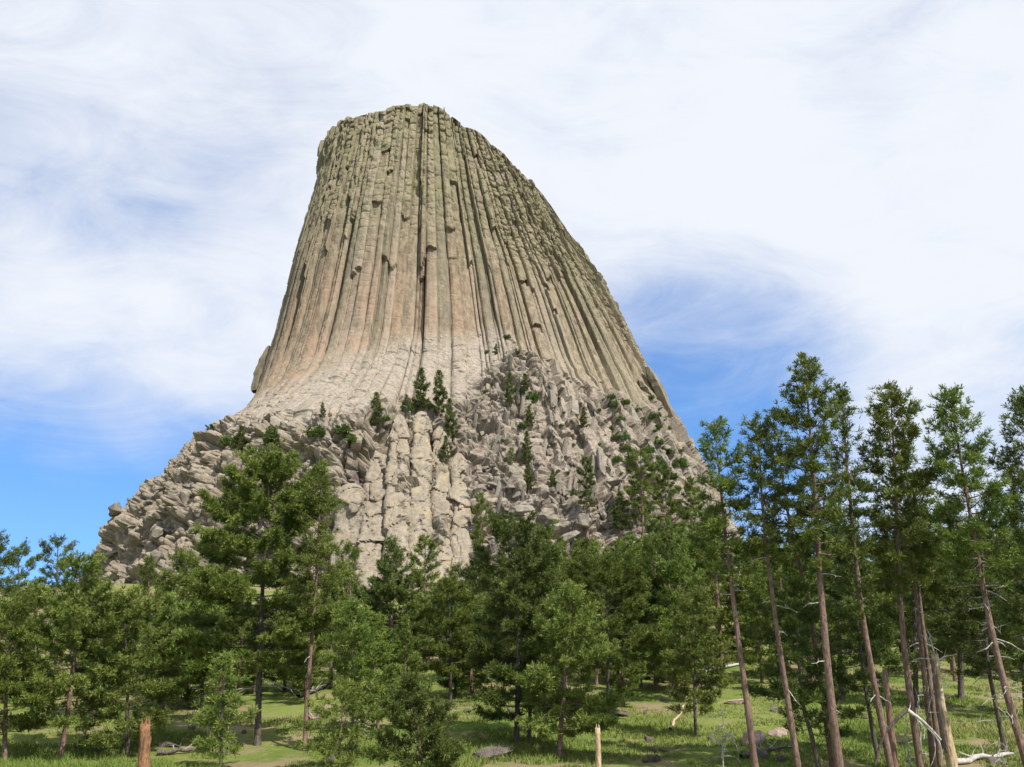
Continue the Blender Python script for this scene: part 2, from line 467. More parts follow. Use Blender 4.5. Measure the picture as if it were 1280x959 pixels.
# columns broken off part way: the upper length stands proud over a recess
for q in range(3):
    fx = np.array([TS.random() for _ in range(NC)])
    colpy = np.array([TS.uniform(195, 345) for _ in range(NC)])
    amp = np.array([TS.uniform(0.6, 3.2) for _ in range(NC)]) * (fx < (0.40, 0.24, 0.14)[q])
    if q == 0: amp_sum = 0 * amp
    amp_sum = amp_sum + amp
    pyv = PY
    up = sstep(1.5, -1.5, pyv + 7 * vnoise(kk * 5.1 + tq * 1.6, 0 * ZG, 0 * ZG, 50 + q) - (colpy[K][None, :] + 0.45 * np.clip(PX - 600, 0, 300)))
    hc = hc + amp[K][None, :] * (up - 0.6)
# knobbly, jointed lengths in the broken upper part
bl = cr(2.6, 8.5)[K][None, :]
zb = zj / bl + kk * 0.377
bi = np.floor(zb); bf = zb - bi
rnd = h3(bi, kk, 0 * kk, 91)
joint = np.exp(-((np.minimum(bf, 1 - bf) * bl) / 0.42) ** 2)
act = (h3(np.round(zb), kk, 0 * kk, 93) > 0.45)
wtop = np.clip(sstep(34, 4, ztop[None, :] + 3 - ZG) + 0.8 * sstep(575, 660, PX + wob) * sstep(90, 10, ztop[None, :] - ZG + 2 * wob), 0, 1)
knob = np.clip(0.30 * wup + 0.85 * wtop, 0, 1)
hc = hc + knob * ((rnd - 0.5) * 1.7 + (h3(bi, kk, 0 * kk, 92) - 0.5) * (tq - 0.5) * 2.2 + 0.3 * (4 * bf * (1 - bf) - 0.6)) - (0.14 + 0.6 * knob) * joint * act
# a few fallen-out lengths leave dark niches
niche = (h3(bi, kk, 0 * kk, 95) < 0.006 + 0.016 * wup) & (wcol > 0.9)
hc = hc - niche * 2.2
hc = hc + 0.45 * fbm(X / 1.9, Y / 1.9, Z / 3.5, 3, 61) * (0.6 + wup) + 1.0 * wup * fbm(X / 7, Y / 7, Z / 7, 3, 62)
hc = hc - 0.5
h = h + wcol * hc
# ---- pale flared slabs below the columns
jl = cr(5, 15)[K][None, :]
zf = (LG + 3 * vnoise(kk * 0.9, LG / 9, 0 * LG, 41)) / jl + kk * 0.41
fi = np.floor(zf); ff = zf - fi
hfl = gk * edge[None, :] * 0.62 + coff[K][None, :] * .45 + (h3(fi, kk, 0 * kk, 42) - 0.5) * 0.9 - 0.5 * np.exp(-((np.minimum(ff, 1 - ff) * jl) / 0.35) ** 2) * (h3(np.round(zf), kk, 0 * kk, 43) > 0.6)
hfl = hfl + 0.8 * fbm(X / 6, Y / 6, Z / 6, 4, 44)
# ---- broken blocks of the slope: three sizes, each block tilted its own way
ARC = lines_s[None, :] * (np.hypot(X - AX, Y - AY) / 105.0)
def blocks(sz, amp, tl, crack, cw, seed, ax=1.0, ay=1.0, shear=0.0):
    wx = 0.35 * fbm(X / sz, Y / sz, Z / sz, 2, seed + 50)
    u = (X * 1.0 + shear * Z) / (sz * ax) + wx; v = Y / sz * 1.0 + wx * 0.6; wv = (Z - shear * X * 0.5) / (sz * ay)
    f1, f2, c, ox, oy, oz = voro(u, v, wv, seed)
    e = f2 - f1
    t = (chash(c, 1) - .5) * ox + (chash(c, 2) - .5) * oy + (chash(c, 3) - .5) * oz
    return amp * (c - 0.5) + tl * t * 2 - crack * np.exp(-(e / cw) ** 2), e, c
right = sstep(600, 700, PX + wob)
b1, e1, c1 = blocks(15, 6.5, 7.0, 1.6, 0.06, 101)
b2, e2, c2 = blocks(6.5, 3.6, 3.9, 2.4, 0.10, 102)
b3, e3, c3 = blocks(2.9, 1.4, 1.7, 1.1, 0.13, 103)
lowf = sstep(-26, 0, PY + wob - shl)
f1, f2, cfl, ox, oy, _ = voro(lines_s[None, :] / 5.0 + 0.4 * vnoise(LG / 14, kk * 0.2, 0 * LG, 17) + 0 * LG, LG / 9.0 + .3 * vnoise(lines_s[None, :] / 7 + 0 * LG, LG / 7, 0 * LG, 18), 0 * LG, 115, flat=True)
hfl = hfl + (0.3 + 0.7 * lowf) * (2.0 * (cfl - .5) + 1.5 * (chash(cfl, 2) - .5) * oy * 2 - 1.0 * np.exp(-((f2 - f1) / .06) ** 2)) + 0.35 * lowf * (b2 + b3)
h = h + wfl * hfl
h = h + wcol * np.clip(wtop * sstep(560, 650, PX + wob) + 0.8 * sstep(610, 640, PX + wob) * sstep(720, 690, PX + wob) * sstep(225, 245, PY) * sstep(330, 300, PY - .5 * (PX - 650)), 0, 1) * (0.15 * b2 + 0.36 * b3)
# slabs that follow the columns down the right-hand slope
f1, f2, cs, ox, oy, _ = voro(lines_s[None, :] / 3.3 + 0.35 * vnoise(LG / 14, kk * 0.2, 0 * LG, 7) + 0 * LG, LG / 18.0 + 0.25 * vnoise(kk, LG / 8, 0 * LG, 9), 0 * LG, 111, flat=True)
slab = 4.2 * (cs - 0.5) + 3.6 * (chash(cs, 4) - 0.3) * ox - 2.6 * (chash(cs, 5) - .5) * oy - 1.0 * np.exp(-((f2 - f1) / 0.10) ** 2)
lower = sstep(560, 620, PY - 0.15 * (PX - 600))
ws = (0.25 + 0.75 * right) * (1 - 0.75 * lower)
h_rub = (1 - ws) * (0.6 * b1 + 1.1 * b2 + 0.75 * b3) + ws * (1.45 * slab + 0.22 * b3 + 0.12 * b2 + 0.3 * b1)
h = h + wrub * (1 - cliff) * h_rub
# ---- big rounded cliff masses at the left
c4, e4, cc4 = blocks(17, 5.5, 5.0, 2.2, 0.05, 121, 1.0, 1.25, 0.25)
f1, f2, cb, ox, oy, oz = voro(X / 13 + 0.3 * fbm(X / 20, Y / 20, Z / 20, 2, 66), Y / 13, Z / 15, 131)
bulge = 5.2 * np.clip(1 - f1 * f1 * 1.5, -0.3, 1) - 1.8 * np.exp(-((f2 - f1) / 0.07) ** 2)
h_cl = 0.95 * c4 + 0.62 * bulge + 0.85 * b2 + 0.45 * b3 - 1.8
# pillar buttress with a sharp shaded left side, and the dark recess beside it
wp = 0.7 * wob + 1.2 * b2
pil = sstep(482, 490, PX + 0.10 * (PY - 600) + 0.3 * wp) * sstep(596, 562, PX + wp) * sstep(510, 534, PY + 1.3 * wp) * (Y < AY) * 0
ribs = np.abs(((PX - 2 + 0.02 * (PY - 600) + 2.0 * vnoise(PY / 22, 0 * PY, 0 * PY, 3)) % 25) / 25 - 0.5) * 2
rib_i = np.floor((PX - 2 + 0.02 * (PY - 600) + 2.0 * vnoise(PY / 22, 0 * PY, 0 * PY, 3)) / 25)
zr = Z / 13.0 + rib_i * 0.37 + 0.25 * vnoise(X / 9, Y / 9, Z / 9, 19); rj = zr - np.floor(zr)
pr = 4.0 * np.sqrt(np.clip(1 - ribs ** 2, 0, 1)) - 3 + 4.5 * (h3(rib_i, np.floor(zr), 0 * zr, 15) - .5) + 1.6 * np.sqrt(np.clip(4 * rj * (1 - rj), 0, 1)) - 1.2
h_p = pr + 7.0 + 0.40 * b2 + 0.4 * b3 + 0.45 * c4
h_cl = h_cl * (1 - pil) + h_p * pil
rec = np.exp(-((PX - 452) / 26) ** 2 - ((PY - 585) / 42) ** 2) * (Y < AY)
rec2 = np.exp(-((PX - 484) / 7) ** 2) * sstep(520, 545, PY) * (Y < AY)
h_cl = h_cl - 7.0 * rec - 7.0 * rec2
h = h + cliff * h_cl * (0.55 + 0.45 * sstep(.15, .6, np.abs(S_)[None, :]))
h = h + (0.25 * fbm(X / 1.3, Y / 1.3, Z / 1.3, 2, 71)) * (0.4 + 0.6 * wrub)
# push outwards: level on the columns, along the surface normal lower down
hn = NBs.copy(); hn[..., 2] *= (1 - wcol); hn /= np.linalg.norm(hn, axis=-1)[..., None]
fade = sstep(0, 0.01, w)[:, None]
P = np.stack([X, Y, Z], -1) + hn * (h * fade)[..., None]
# settle the rim on the skyline
tpx, tpy = proj(P[-1, :, 0], AY - np.abs(P[-1, :, 1] - AY), P[-1, :, 2])
jit = chash(K * 0.0171 + .3, 7) ** 2 * 2.6 - 0.8 + 2.2 * fbm(lines_s / 9, 0 * PH, 0 * PH, 3, 17)
dpx = (np.interp(tpx, skx, sky_) + jit) - tpy
dz_ = np.clip(-dpx * np.hypot(P[-1, :, 1], P[-1, :, 2]) / F / 0.87, -14, 14) - np.where(S_ < 0, 1.5, 0)
P[..., 2] += dz_[None, :] * sstep(0.72, 1.0, w)[:, None]
# ---- surface tints (the rock's own colours, plus a dark tone in the cliff recess)
lich = np.clip(wcol * (0.25 + 0.75 * wup) + 0.25 * sstep(600, 760, PX) * wcol + 0.5 * cliff * 0.5, 0, 1)
pink = wcol * sstep(250, 420, PY) * sstep(700, 560, PX) * 0.8
pale = np.clip(wfl + wrub * (1 - cliff) * 0.8, 0, 1)
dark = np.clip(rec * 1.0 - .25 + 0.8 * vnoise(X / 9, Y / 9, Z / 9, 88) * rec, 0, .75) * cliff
yel = pil * cliff; pale = np.clip(pale + 0.55 * cliff, 0, 1)
# ---- the flat top: rows that close over to the middle line
rows = [P]; cols = {k: [v] for k, v in dict(lich=lich, pink=pink, pale=pale, dark=dark, yel=yel, crand=np.broadcast_to(chash(K * 0.0137 + .1, 3)[None, :], ZG.shape)).items()}
top = P[-1]
for s in (0.1, 0.3, 0.6, 1.0):
    q = top.copy(); q[:, 1] = top[:, 1] + (AY - top[:, 1]) * s
    q[:, 2] += 0.6 * math.sin(s * 3.1) + (0.8 * fbm(q[:, 0] / 5, q[:, 1] / 5, q[:, 2] / 5, 2, 14) if s < 1 else 0)
    rows.append(q[None])
    for k in cols: cols[k].append(cols[k][0][-1:])
G = np.concatenate(rows, 0); nR = G.shape[0]
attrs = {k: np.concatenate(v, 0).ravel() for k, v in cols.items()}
ii = np.arange(nR - 1)[:, None] * NL; jj = np.arange(NL)[None, :]; j2 = (jj + 1) % NL
TQ = np.stack([ii + jj, ii + NL + jj, ii + NL + j2, ii + j2], -1).reshape(-1, 4)

m = MT('tower_rock', 0.92, 0.12)
st = m.noise(0.55, 6, 0.62, sc=(1, 1, 0.07)); st2 = m.noise(0.16, 5, 0.6, sc=(1, 1, 0.22), loc=(9, 3, 1))
sp = m.noise(0.9, 6, 0.68); sp2 = m.noise(0.11, 4, 0.6, loc=(4, 8, 2)); fine = m.noise(3.2, 4, 0.7)
c = m.mix(m.rng(st, 0.3, 0.72), (0.105, 0.084, 0.063), (0.335, 0.258, 0.180))
c = m.mix(m.math('MULTIPLY', m.attr('pink'), m.math('MULTIPLY', m.rng(st2, 0.38, 0.58, 0.1, 1.0), m.rng(m.attr('crand'), 0.15, 0.75, 0.15, 0.9))), c, (0.330, 0.205, 0.140))
c = m.mix(m.rng(m.attr('crand'), 0.55, 1.0, 0, 0.5), c, (0.345, 0.290, 0.230))
c = m.mix(m.rng(m.attr('crand'), 0.45, 0.0, 0, 0.55), c, (0.165, 0.152, 0.110))
lf = m.math('MULTIPLY', m.attr('lich'), m.rng(sp2, 0.30, 0.60, 0.25, 1.0))
c = m.mix(m.math('MULTIPLY', lf, m.rng(sp, 0.32, 0.62, 0.15, 0.95)), c, (0.215, 0.200, 0.110))
c = m.mix(m.math('MULTIPLY', m.attr('lich'), m.rng(st, 0.55, 0.72, 0, 0.5)), c, (0.20, 0.19, 0.165))
pc = m.mix(m.rng(sp, 0.3, 0.7), (0.200, 0.172, 0.138), (0.375, 0.326, 0.262))
pc = m.mix(m.rng(sp2, 0.55, 0.70, 0, 0.5), pc, (0.40, 0.30, 0.235))
pb = m.math('MULTIPLY', m.attr('pale'), m.rng(m.noise(0.13, 5, 0.65, loc=(3, 9, 9)), 0.30, 0.58, 0.50, 1.0))
c = m.mix(pb, c, pc)
cc = m.mix(m.rng(sp, 0.3, 0.7), (0.20, 0.185, 0.155), (0.37, 0.345, 0.28))
isc = m.n('ShaderNodeMath', operation='SUBTRACT'); isc.inputs[0].default_value = 1.0
yl = m.noise(0.22, 4, 0.6, sc=(1, 1, 0.4), loc=(2, 6, 5))
c = m.mix(m.math('MULTIPLY', m.attr('yel'), m.rng(yl, 0.45, 0.68, 0.0, 0.75)), c, (0.400, 0.325, 0.185))
c = m.mix(m.math('MULTIPLY', m.rng(m.noise(0.35, 5, 0.65, loc=(7, 1, 3)), 0.62, 0.70, 0, 0.6), 1.0), c, (0.40, 0.34, 0.15))
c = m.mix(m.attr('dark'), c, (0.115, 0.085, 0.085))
water = m.noise(0.42, 5, 0.6, sc=(1, 1, 0.035), loc=(17, 3, 2))
c = m.mix(m.rng(water, 0.58, 0.70, 0, 0.55), c, (0.105, 0.098, 0.085))
scar = m.noise(0.30, 5, 0.7, sc=(1, 1, 0.35), loc=(1, 33, 7))
c = m.mix(m.rng(scar, 0.64, 0.70, 0, 0.6), c, (0.40, 0.36, 0.30))
c = m.mix(m.rng(fine, 0.42, 0.75, 0.0, 0.32), c, (0.135, 0.125, 0.102))
m.base(c)
hb = m.math('ADD', m.math('MULTIPLY', sp, 0.6), m.math('MULTIPLY', fine, 0.35))
m.bump(hb, 0.65, 0.7)
M_ROCK = m.m
tower_root = empty('rock_tower', (AX, AY, 10))
tag(tower_root, 'huge fluted grey and tan rock tower with a flat top standing over the pine forest', 'rock tower')
# the columned shaft and the broken apron are the two parts of the tower
off = np.array([AX, AY, 10.0])
Gv = G.reshape(-1, 3) - off
wc_face = np.concatenate([wcol, np.ones((nR - NR, NL))], 0)
fsel = 0.25 * (wc_face.ravel()[TQ].sum(1)) > 0.5
def submesh(name, sel):
    q = TQ[sel]; u, inv = np.unique(q, return_inverse=True)
    return mesh_np(name, Gv[u], [inv.reshape(-1, 4)], M_ROCK, {k: v[u] for k, v in attrs.items()})
link('column_shaft', submesh('column_shaft', fsel), tower_root)
link('broken_apron', submesh('broken_apron', ~fsel), tower_root)
def leaning_column(pts, wpx, Y, depth, sd):
    pts = np.array([at(px, py, Y) for px, py in pts]) - off; g = Geo(); rr = np.random.default_rng(sd); n = 14
    t = np.linspace(0, 1, n); s = np.linspace(0, 1, len(pts)); c = np.stack([np.interp(t, s, pts[:, i]) for i in range(3)], -1)
    r = np.interp(t, [0, .75, 1], [1, .8, .35])[:, None] * wpx / 2 * Y / F
    an = np.array([.3, 1.4, 2.6, 3.7, 4.9, 5.6]); V = np.stack([c[:, :1] + r * np.cos(an) * (1 + .1 * rr.normal(size=(n, 6))), c[:, 1:2] + depth * r * np.sin(an), c[:, 2:] + 0 * r * an + .3 * rr.normal(size=(n, 6))], -1).reshape(-1, 3)
    i = np.arange(n - 1)[:, None] * 6; j = np.arange(6)[None]; j2 = (j + 1) % 6
    Q = np.stack([i + j, i + j2, i + 6 + j2, i + 6 + j], -1).reshape(-1, 4); V = np.vstack([V, c[-1] + [0, 0, .5]])
    T3 = [[(n - 1) * 6 + a, (n - 1) * 6 + (a + 1) % 6, n * 6] for a in range(6)]
    k = {q: np.full(len(V), z) for q, z in dict(lich=.6, pink=0, pale=.1, dark=0, yel=0, crand=.3).items()}
    link('leaning_column', mesh_np('leaning_column', V, [Q, np.array(T3)], M_ROCK, k), tower_root)
leaning_column([(322, 490), (327, 462), (337, 434)], 17, AY - 25, 1.6, 1)
leaning_column([(846, 540), (822, 486), (809, 459)], 18, AY - 42, 1.3, 2)
leaning_column([(836, 540), (812, 496), (800, 476)], 16, AY - 48, 1.3, 3)
# the yellowish pillars in front of the shoulder, each a part of its own
def pillar(x0, x1, y0, y1, wpx, sd, yw):
    rr = np.random.default_rng(sd); n, k = 120, 44
    t = np.linspace(0, 1, n); ys = y1 + (y0 - y1) * t; xs = x1 + (x0 - x1) * t
    B = np.array([on_tower_raw(a, b) for a, b in zip(xs[::12], ys[::12])]); B = np.array([np.interp(t, t[::12], B[:, i]) for i in range(3)]).T
    pf_ = np.polyfit(t, B[:, 1], 1); c = np.stack([(xs - 640) / F * np.polyval(pf_, t) / CP, np.polyval(pf_, t), 0 * t], -1)
    for i in range(n): c[i] = at(xs[i], ys[i], np.polyval(pf_, t[i]) + 1.5)
    r = wpx / 2 * c[0, 1] / F * np.sqrt(np.clip(1 - (np.clip(t - .86, 0, 1) / .14) ** 2, 0.004, 1)) * (1.08 - .16 * t)
    an = np.arange(k) / k * 2 * np.pi
    q = np.power(np.abs(np.cos(an)) ** 3.2 + np.abs(np.sin(an)) ** 3.2, -1 / 3.2)
    V = np.stack([c[:, :1] + r[:, None] * q * np.cos(an), c[:, 1:2] + 1.15 * r[:, None] * q * np.sin(an), c[:, 2:] + 0 * r[:, None] * an], -1)
    x, y, z = V[..., 0], V[..., 1], V[..., 2]
    nr = np.stack([np.cos(an)[None] + 0 * z, np.sin(an)[None] + 0 * z, 0 * z], -1)
    f1, f2, cc, ox, oy, oz = voro(x / 10 + .4 * fbm(x / 9, y / 9, z / 9, 2, sd), y / 10, z / 13 + .3 * fbm(x / 7, y / 7, z / 7, 2, sd + 5), sd)
    hh = 1.3 * (cc - .5) + 1.9 * ((chash(cc, 1) - .5) * ox + (chash(cc, 2) - .5) * oz) * 2 - 0.9 * np.exp(-((f2 - f1) / .05) ** 2) * (cc > .25)
    f1, f2, cc, ox, oy, oz = voro(x / 3.4 + .4 * fbm(x / 4, y / 4, z / 4, 2, sd + 6), y / 3.4, z / 4.2, sd + 9)
    hh = hh + .45 * (cc - .5) - .35 * np.exp(-((f2 - f1) / .06) ** 2) * (cc > .45) + 1.0 * fbm(x / 5, y / 5, z / 6, 4, sd + 3)
    V = V + nr * hh[..., None] * np.clip(r / r[0] * 1.2, 0, 1)[:, None, None]
    V = V.reshape(-1, 3) - off
    i = np.arange(n - 1)[:, None] * k; j = np.arange(k)[None]; j2 = (j + 1) % k
    Q = np.stack([i + j, i + j2, i + k + j2, i + k + j], -1).reshape(-1, 4)
    V = np.vstack([V, c[-1] - off]); T3 = [[(n - 1) * k + a, (n - 1) * k + (a + 1) % k, n * k] for a in range(k)]
    at_ = {s: np.full(len(V), z_) for s, z_ in dict(lich=.35, pink=0, pale=.62, dark=0, yel=yw * .6, crand=.4).items()}
    link('pillar', mesh_np('pillar', V, [Q, np.array(T3)], M_ROCK, at_), tower_root)
PILLARS = [(500, 494, 518, 745, 33, 201, .55), (527, 524, 514, 745, 31, 202, 1.0), (551, 553, 532, 745, 29, 203, .9), (573, 580, 566, 745, 29, 204, .5), (474, 462, 556, 750, 38, 205, .1), (440, 430, 604, 750, 40, 206, .0)]
# quick look-up of visible points on the tower by photo pixel
GPX, GPY = proj(G[..., 0], G[..., 1], G[..., 2])
_sel = (G[..., 1] < AY + 10)
_gp = np.stack([GPX[_sel], GPY[_sel]], -1); _g3 = G[_sel]; _gn = np.concatenate([NBs, np.repeat(NBs[-1:], nR - NR, 0)], 0)[_sel]
def on_tower(px, py, tol=2.5):
    d2 = (_gp[:, 0] - px) ** 2 + (_gp[:, 1] - py) ** 2
    near = np.where(d2 < tol * tol)[0]
    if len(near) == 0: near = np.array([np.argmin(d2)])
    i = near[np.argmin(_g3[near, 1])]
    return _g3[i], _gn[i]
_gt = np.gradient(G, axis=0)[_sel]
def slope_dir(px, py):
    i = np.argmin((_gp[:, 0] - px) ** 2 + (_gp[:, 1] - py) ** 2 + 0.02 * (_g3[:, 1] - 250)); v = _g3[min(i, len(_g3) - 1)]
    a_ = np.array(on_tower(px, py)[0])
    j = np.argmin(((_g3 - a_) ** 2).sum(1)); t_ = -_gt[j]; return a_, _gn[j], t_ / (np.linalg.norm(t_) + 1e-9)
def on_tower_raw(px, py): return on_tower(px, py, 4)[0]
for a_ in PILLARS: pillar(*a_)

# ================================================================== PINES
def bark_mat(name, c0, c1, c2):
    m = MT(name, 0.95, 0.05)
    a = m.noise(2.2, 5, 0.65, sc=(1, 1, 0.22)); b = m.noise(11, 4, 0.6, sc=(1, 1, 0.3), loc=(3, 3, 3))
    c = m.mix(m.rng(a, 0.3, 0.7), c0, c1)
    c = m.mix(m.rng(b, 0.42, 0.66, 0, 0.8), c, c2)
    m.base(c); m.bump(b, 1.0, 0.08)
    return m.m
M_BARK = bark_mat('pine_bark', (0.195, 0.128, 0.100), (0.290, 0.195, 0.155), (0.095, 0.064, 0.054))
M_BARKG = bark_mat('grey_bark', (0.110, 0.090, 0.078), (0.180, 0.150, 0.130), (0.055, 0.045, 0.040))
M_DEAD = bark_mat('bleached_wood', (0.42, 0.39, 0.36), (0.62, 0.59, 0.55), (0.24, 0.22, 0.20))
M_PEEL = bark_mat('orange_bare_wood', (0.25, 0.125, 0.065), (0.36, 0.20, 0.105), (0.10, 0.065, 0.05))
M_PALEWOOD = bark_mat('pale_bare_wood', (0.50, 0.37, 0.22), (0.62, 0.50, 0.33), (0.28, 0.19, 0.12))
def leaf_mat(name, lo, hi, tr=0.22):
    m = MT(name, 0.62, 0.22)
    t = m.attr('tint')
    c = m.mix(t, lo, hi)
    rnd = m.obrand()
    hsv = m.n('ShaderNodeHueSaturation'); m.l(c, hsv.inputs['Color'])
    m.l(m.rng(rnd, 0, 1, 0.486, 0.503), hsv.inputs['Hue']); m.l(m.rng(rnd, 0, 1, 0.86, 1.18), hsv.inputs['Value'])
    hsv.inputs['Saturation'].default_value = 1.0
    m.base(hsv.outputs[0])
    tl = m.n('ShaderNodeBsdfTranslucent'); m.l(hsv.outputs[0], tl.inputs[0])
    mx = m.n('ShaderNodeMixShader'); mx.inputs[0].default_value = tr
    m.l(m.b.outputs[0], mx.inputs[1]); m.l(tl.outputs[0], mx.inputs[2]); m.l(mx.outputs[0], m.out.inputs[0])
    return m.m
M_NEEDLE = leaf_mat('pine_needles', (0.060, 0.102, 0.016), (0.180, 0.232, 0.044))
M_NEEDLEY = leaf_mat('yellow_green_needles', (0.078, 0.122, 0.020), (0.215, 0.262, 0.058))
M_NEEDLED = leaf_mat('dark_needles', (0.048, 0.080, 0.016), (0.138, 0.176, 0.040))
M_BUSH = leaf_mat('bush_leaves', (0.050, 0.095, 0.022), (0.140, 0.200, 0.050))

def tuft_geo(Pt, Dt, rng, nb, L, Wd, tint):
    n = len(Pt)
    d = Dt[:, None, :] * 0.75 + rng.normal(size=(n, nb, 3)) * 0.62 + np.array([0, 0, 0.22])
    d /= np.linalg.norm(d, axis=-1)[..., None] + 1e-9
    ln = L * rng.uniform(0.65, 1.15, (n, nb))[..., None]
    sv = np.cross(d, rng.normal(size=(n, nb, 3))); sv /= np.linalg.norm(sv, axis=-1)[..., None] + 1e-9
    wd = Wd * rng.uniform(0.7, 1.3, (n, nb))[..., None]
    p = Pt[:, None, :] + d * ln * 0.06
    tip = p + d * ln
    flip = (rng.random((n, nb)) < 0.5)[..., None]
    a = np.where(flip, p, tip); b0 = np.where(flip, tip, p)
    V = np.stack([a, b0 + sv * wd * 0.5, b0 - sv * wd * 0.5], 2).reshape(-1, 3)
    T = np.arange(len(V)).reshape(-1, 3)
    tn = np.repeat(tint, nb * 3)
    return V, T, tn

PROF = {
    'cone':   lambda t: np.interp(t, [0, .08, .3, .7, .92, 1], [.55, .9, 1, .52, .2, .06]),
    'bushy':  lambda t: np.interp(t, [0, .1, .35, .65, .88, 1], [.6, .95, 1, .86, .50, .12]),
    'column': lambda t: np.interp(t, [0, .1, .3, .6, .85, .95, 1], [.55, .85, 1, .88, .62, .36, .10]),
    'spire':  lambda t: np.interp(t, [0, .1, .4, .7, .9, 1], [.7, 1, .9, .55, .26, .05]),
    'flat':   lambda t: np.interp(t, [0, .2, .6, .85, 1], [.35, .7, 1, .95, .45]),
}
def make_pine(name, seed, H, base, Rm, prof='bushy', nl=46, dens=1.0, needle=(0.30, 0.045, 14), r0=None, axis=None,
              mat=None, bark=None, droop=0.0, stubs=0, gap=0.25, detail=True, two_tops=False, curve=0.0):
    """meshes of one pine: (trunk, crown, dead branches or None). axis(z) gives the trunk's centre at height z"""
    rng = np.random.default_rng(seed)
    mat = mat or M_NEEDLE; bark = bark or M_BARK
    r0 = r0 or 0.0135 * H + 0.03
    if axis is None:
        bx, by, ph = rng.normal(0, 0.012, 2).tolist() + [rng.uniform(0, 6)]
        axis = lambda z: np.stack([bx * z + curve * z * z / H + 0.05 * np.sin(z * 0.5 + ph), by * z + 0.05 * np.sin(z * 0.4 + ph), z + 0 * bx], -1)
    zs = np.linspace(-0.6, H * 0.985, 16 if detail else 9)
    tr = Geo()
    rad_ = r0 * (1 - np.clip(zs / H, 0, 1)) ** 0.80 + 0.012
    rad_[0] = r0 * 1.45; rad_[1] = max(rad_[1], r0 * 1.02) if detail else rad_[1]
    tr.tube(axis(zs), rad_, 9 if detail else 6, rng=rng, rough=0.05)
    TP, TD, TT = [], [], []
    ga = rng.uniform(0, 6.28)
    pf = PROF[prof]
    for i in range(nl):
        t = (i + rng.uniform(-0.4, 0.4)) / nl
        t = min(max(t, 0.0), 0.995) ** 0.92
        zb = H * (base + (1 - base) * t)
        az = ga + i * 2.399963 + rng.normal(0, 0.35)
        ln = Rm * float(pf(t)) * rng.uniform(0.62, 1.18)
        if rng.random() < gap: ln *= rng.uniform(0.3, 0.65)
        el = np.interp(t, [0, 0.35, 0.75, 1], [-0.12 - droop, 0.10 - droop * 0.6, 0.55, 1.15]) + rng.normal(0, 0.13)
        n = 6; s = np.linspace(0, 1, n)
        o = axis(np.array([zb]))[0]
        ca, sa = math.cos(az), math.sin(az)
        wig = rng.normal(0, 0.05, n) * ln * s
        up = np.sin(el) * s * ln + (0.16 - 0.10 * t + 0.10 * droop) * ln * s * s - 0.04 * ln * np.sin(s * 3.1)
        hx = math.cos(el) * s * ln
        L = np.stack([o[0] + hx * ca - wig * sa, o[1] + hx * sa + wig * ca, o[2] + up], -1)
        rl = max(0.012, r0 * 0.30 * (1 - 0.75 * t)) * (0.5 + 0.5 * ln / Rm)
        tr.tube(L, rl * (1 - 0.80 * s), 5 if detail else 3, cap=False)
        m_ = max(3, int(ln * 5.2 * dens ** 0.5))
        for q in np.linspace(np.interp(ln, [0.5, 3], [0.15, 0.34]), 0.99, m_):
            q = min(1.0, q + rng.normal(0, 0.02))
            p = np.array([np.interp(q, s, L[:, c]) for c in range(3)])
            sd = 1 if rng.random() < 0.5 else -1
            ta = az + sd * rng.uniform(0.35, 1.15) * (1.05 - 0.5 * q)
            tl = (0.14 + 0.34 * (1 - q)) * ln * rng.uniform(0.5, 1.15) + 0.22
            tel = el * 0.4 + rng.uniform(-0.12, 0.42)
            dv = np.array([math.cos(ta) * math.cos(tel), math.sin(ta) * math.cos(tel), math.sin(tel)])
            e = p + dv * tl + np.array([0, 0, 0.10 * tl])
            if detail: tr.tube(np.array([p, e]), np.array([rl * 0.30, 0.008]), 3, cap=False)
            k_ = max(2, int(tl / 0.135 * dens))
            f = np.linspace(0.42, 1.0, k_)
            pts = p + (e - p) * f[:, None] + rng.normal(0, 0.085, (k_, 3))
            TP.append(pts); TD.append(np.repeat((dv * 0.8 + np.array([0, 0, 0.25]))[None], k_, 0))
            TT.append(np.clip(rng.normal(0.45, 0.21) + rng.normal(0, 0.12, k_) + 0.18 * (f - 0.6), 0, 1))
    # leader tufts
    zz = np.linspace(H * 0.955, H, 8); TP.append(axis(zz) + rng.normal(0, 0.10, (8, 3))); TD.append(np.repeat([[0, 0, 1.0]], 8, 0)); TT.append(np.full(8, .6))
    TP = np.concatenate(TP); TD = np.concatenate(TD); TT = np.concatenate(TT)
    V, T, tn = tuft_geo(TP, TD, rng, needle[2], needle[0], needle[1], TT)
    crown = mesh_np(name + '_crown', V, [T], mat, {'tint': tn})
    trunk = tr.mesh(name + '_trunk', bark, smooth=True)
    dead = []
    for i in range(stubs):
        g = Geo()
        zb = H * rng.uniform(max(0.12, base * 0.35), base + 0.1); az = rng.uniform(0, 6.28); ln = rng.uniform(0.5, 1.0) * Rm * 0.8
        o = axis(np.array([zb]))[0]; s = np.linspace(0, 1, 5)
        el = rng.uniform(-0.35, 0.25)
        pth = o + np.stack([np.cos(az) * s * ln + rng.normal(0, .05, 5) * s * ln, np.sin(az) * s * ln + rng.normal(0, .05, 5) * s * ln, np.sin(el) * s * ln - 0.25 * ln * s * s + rng.normal(0, .03, 5) * s], -1)
        g.tube(pth, 0.028 * (1 - 0.75 * s) + 0.004, 4, cap=False)
        for j in range(2):
            p = pth[2 + j]; e = p + rng.normal(0, 0.28, 3) * ln * 0.8
            g.tube(np.array([p, e]), np.array([0.014, 0.004]), 3, cap=False)
        dead.append(g.mesh('dead_branch', M_DEAD, smooth=True))
    return trunk, crown, dead
NTREE = 0
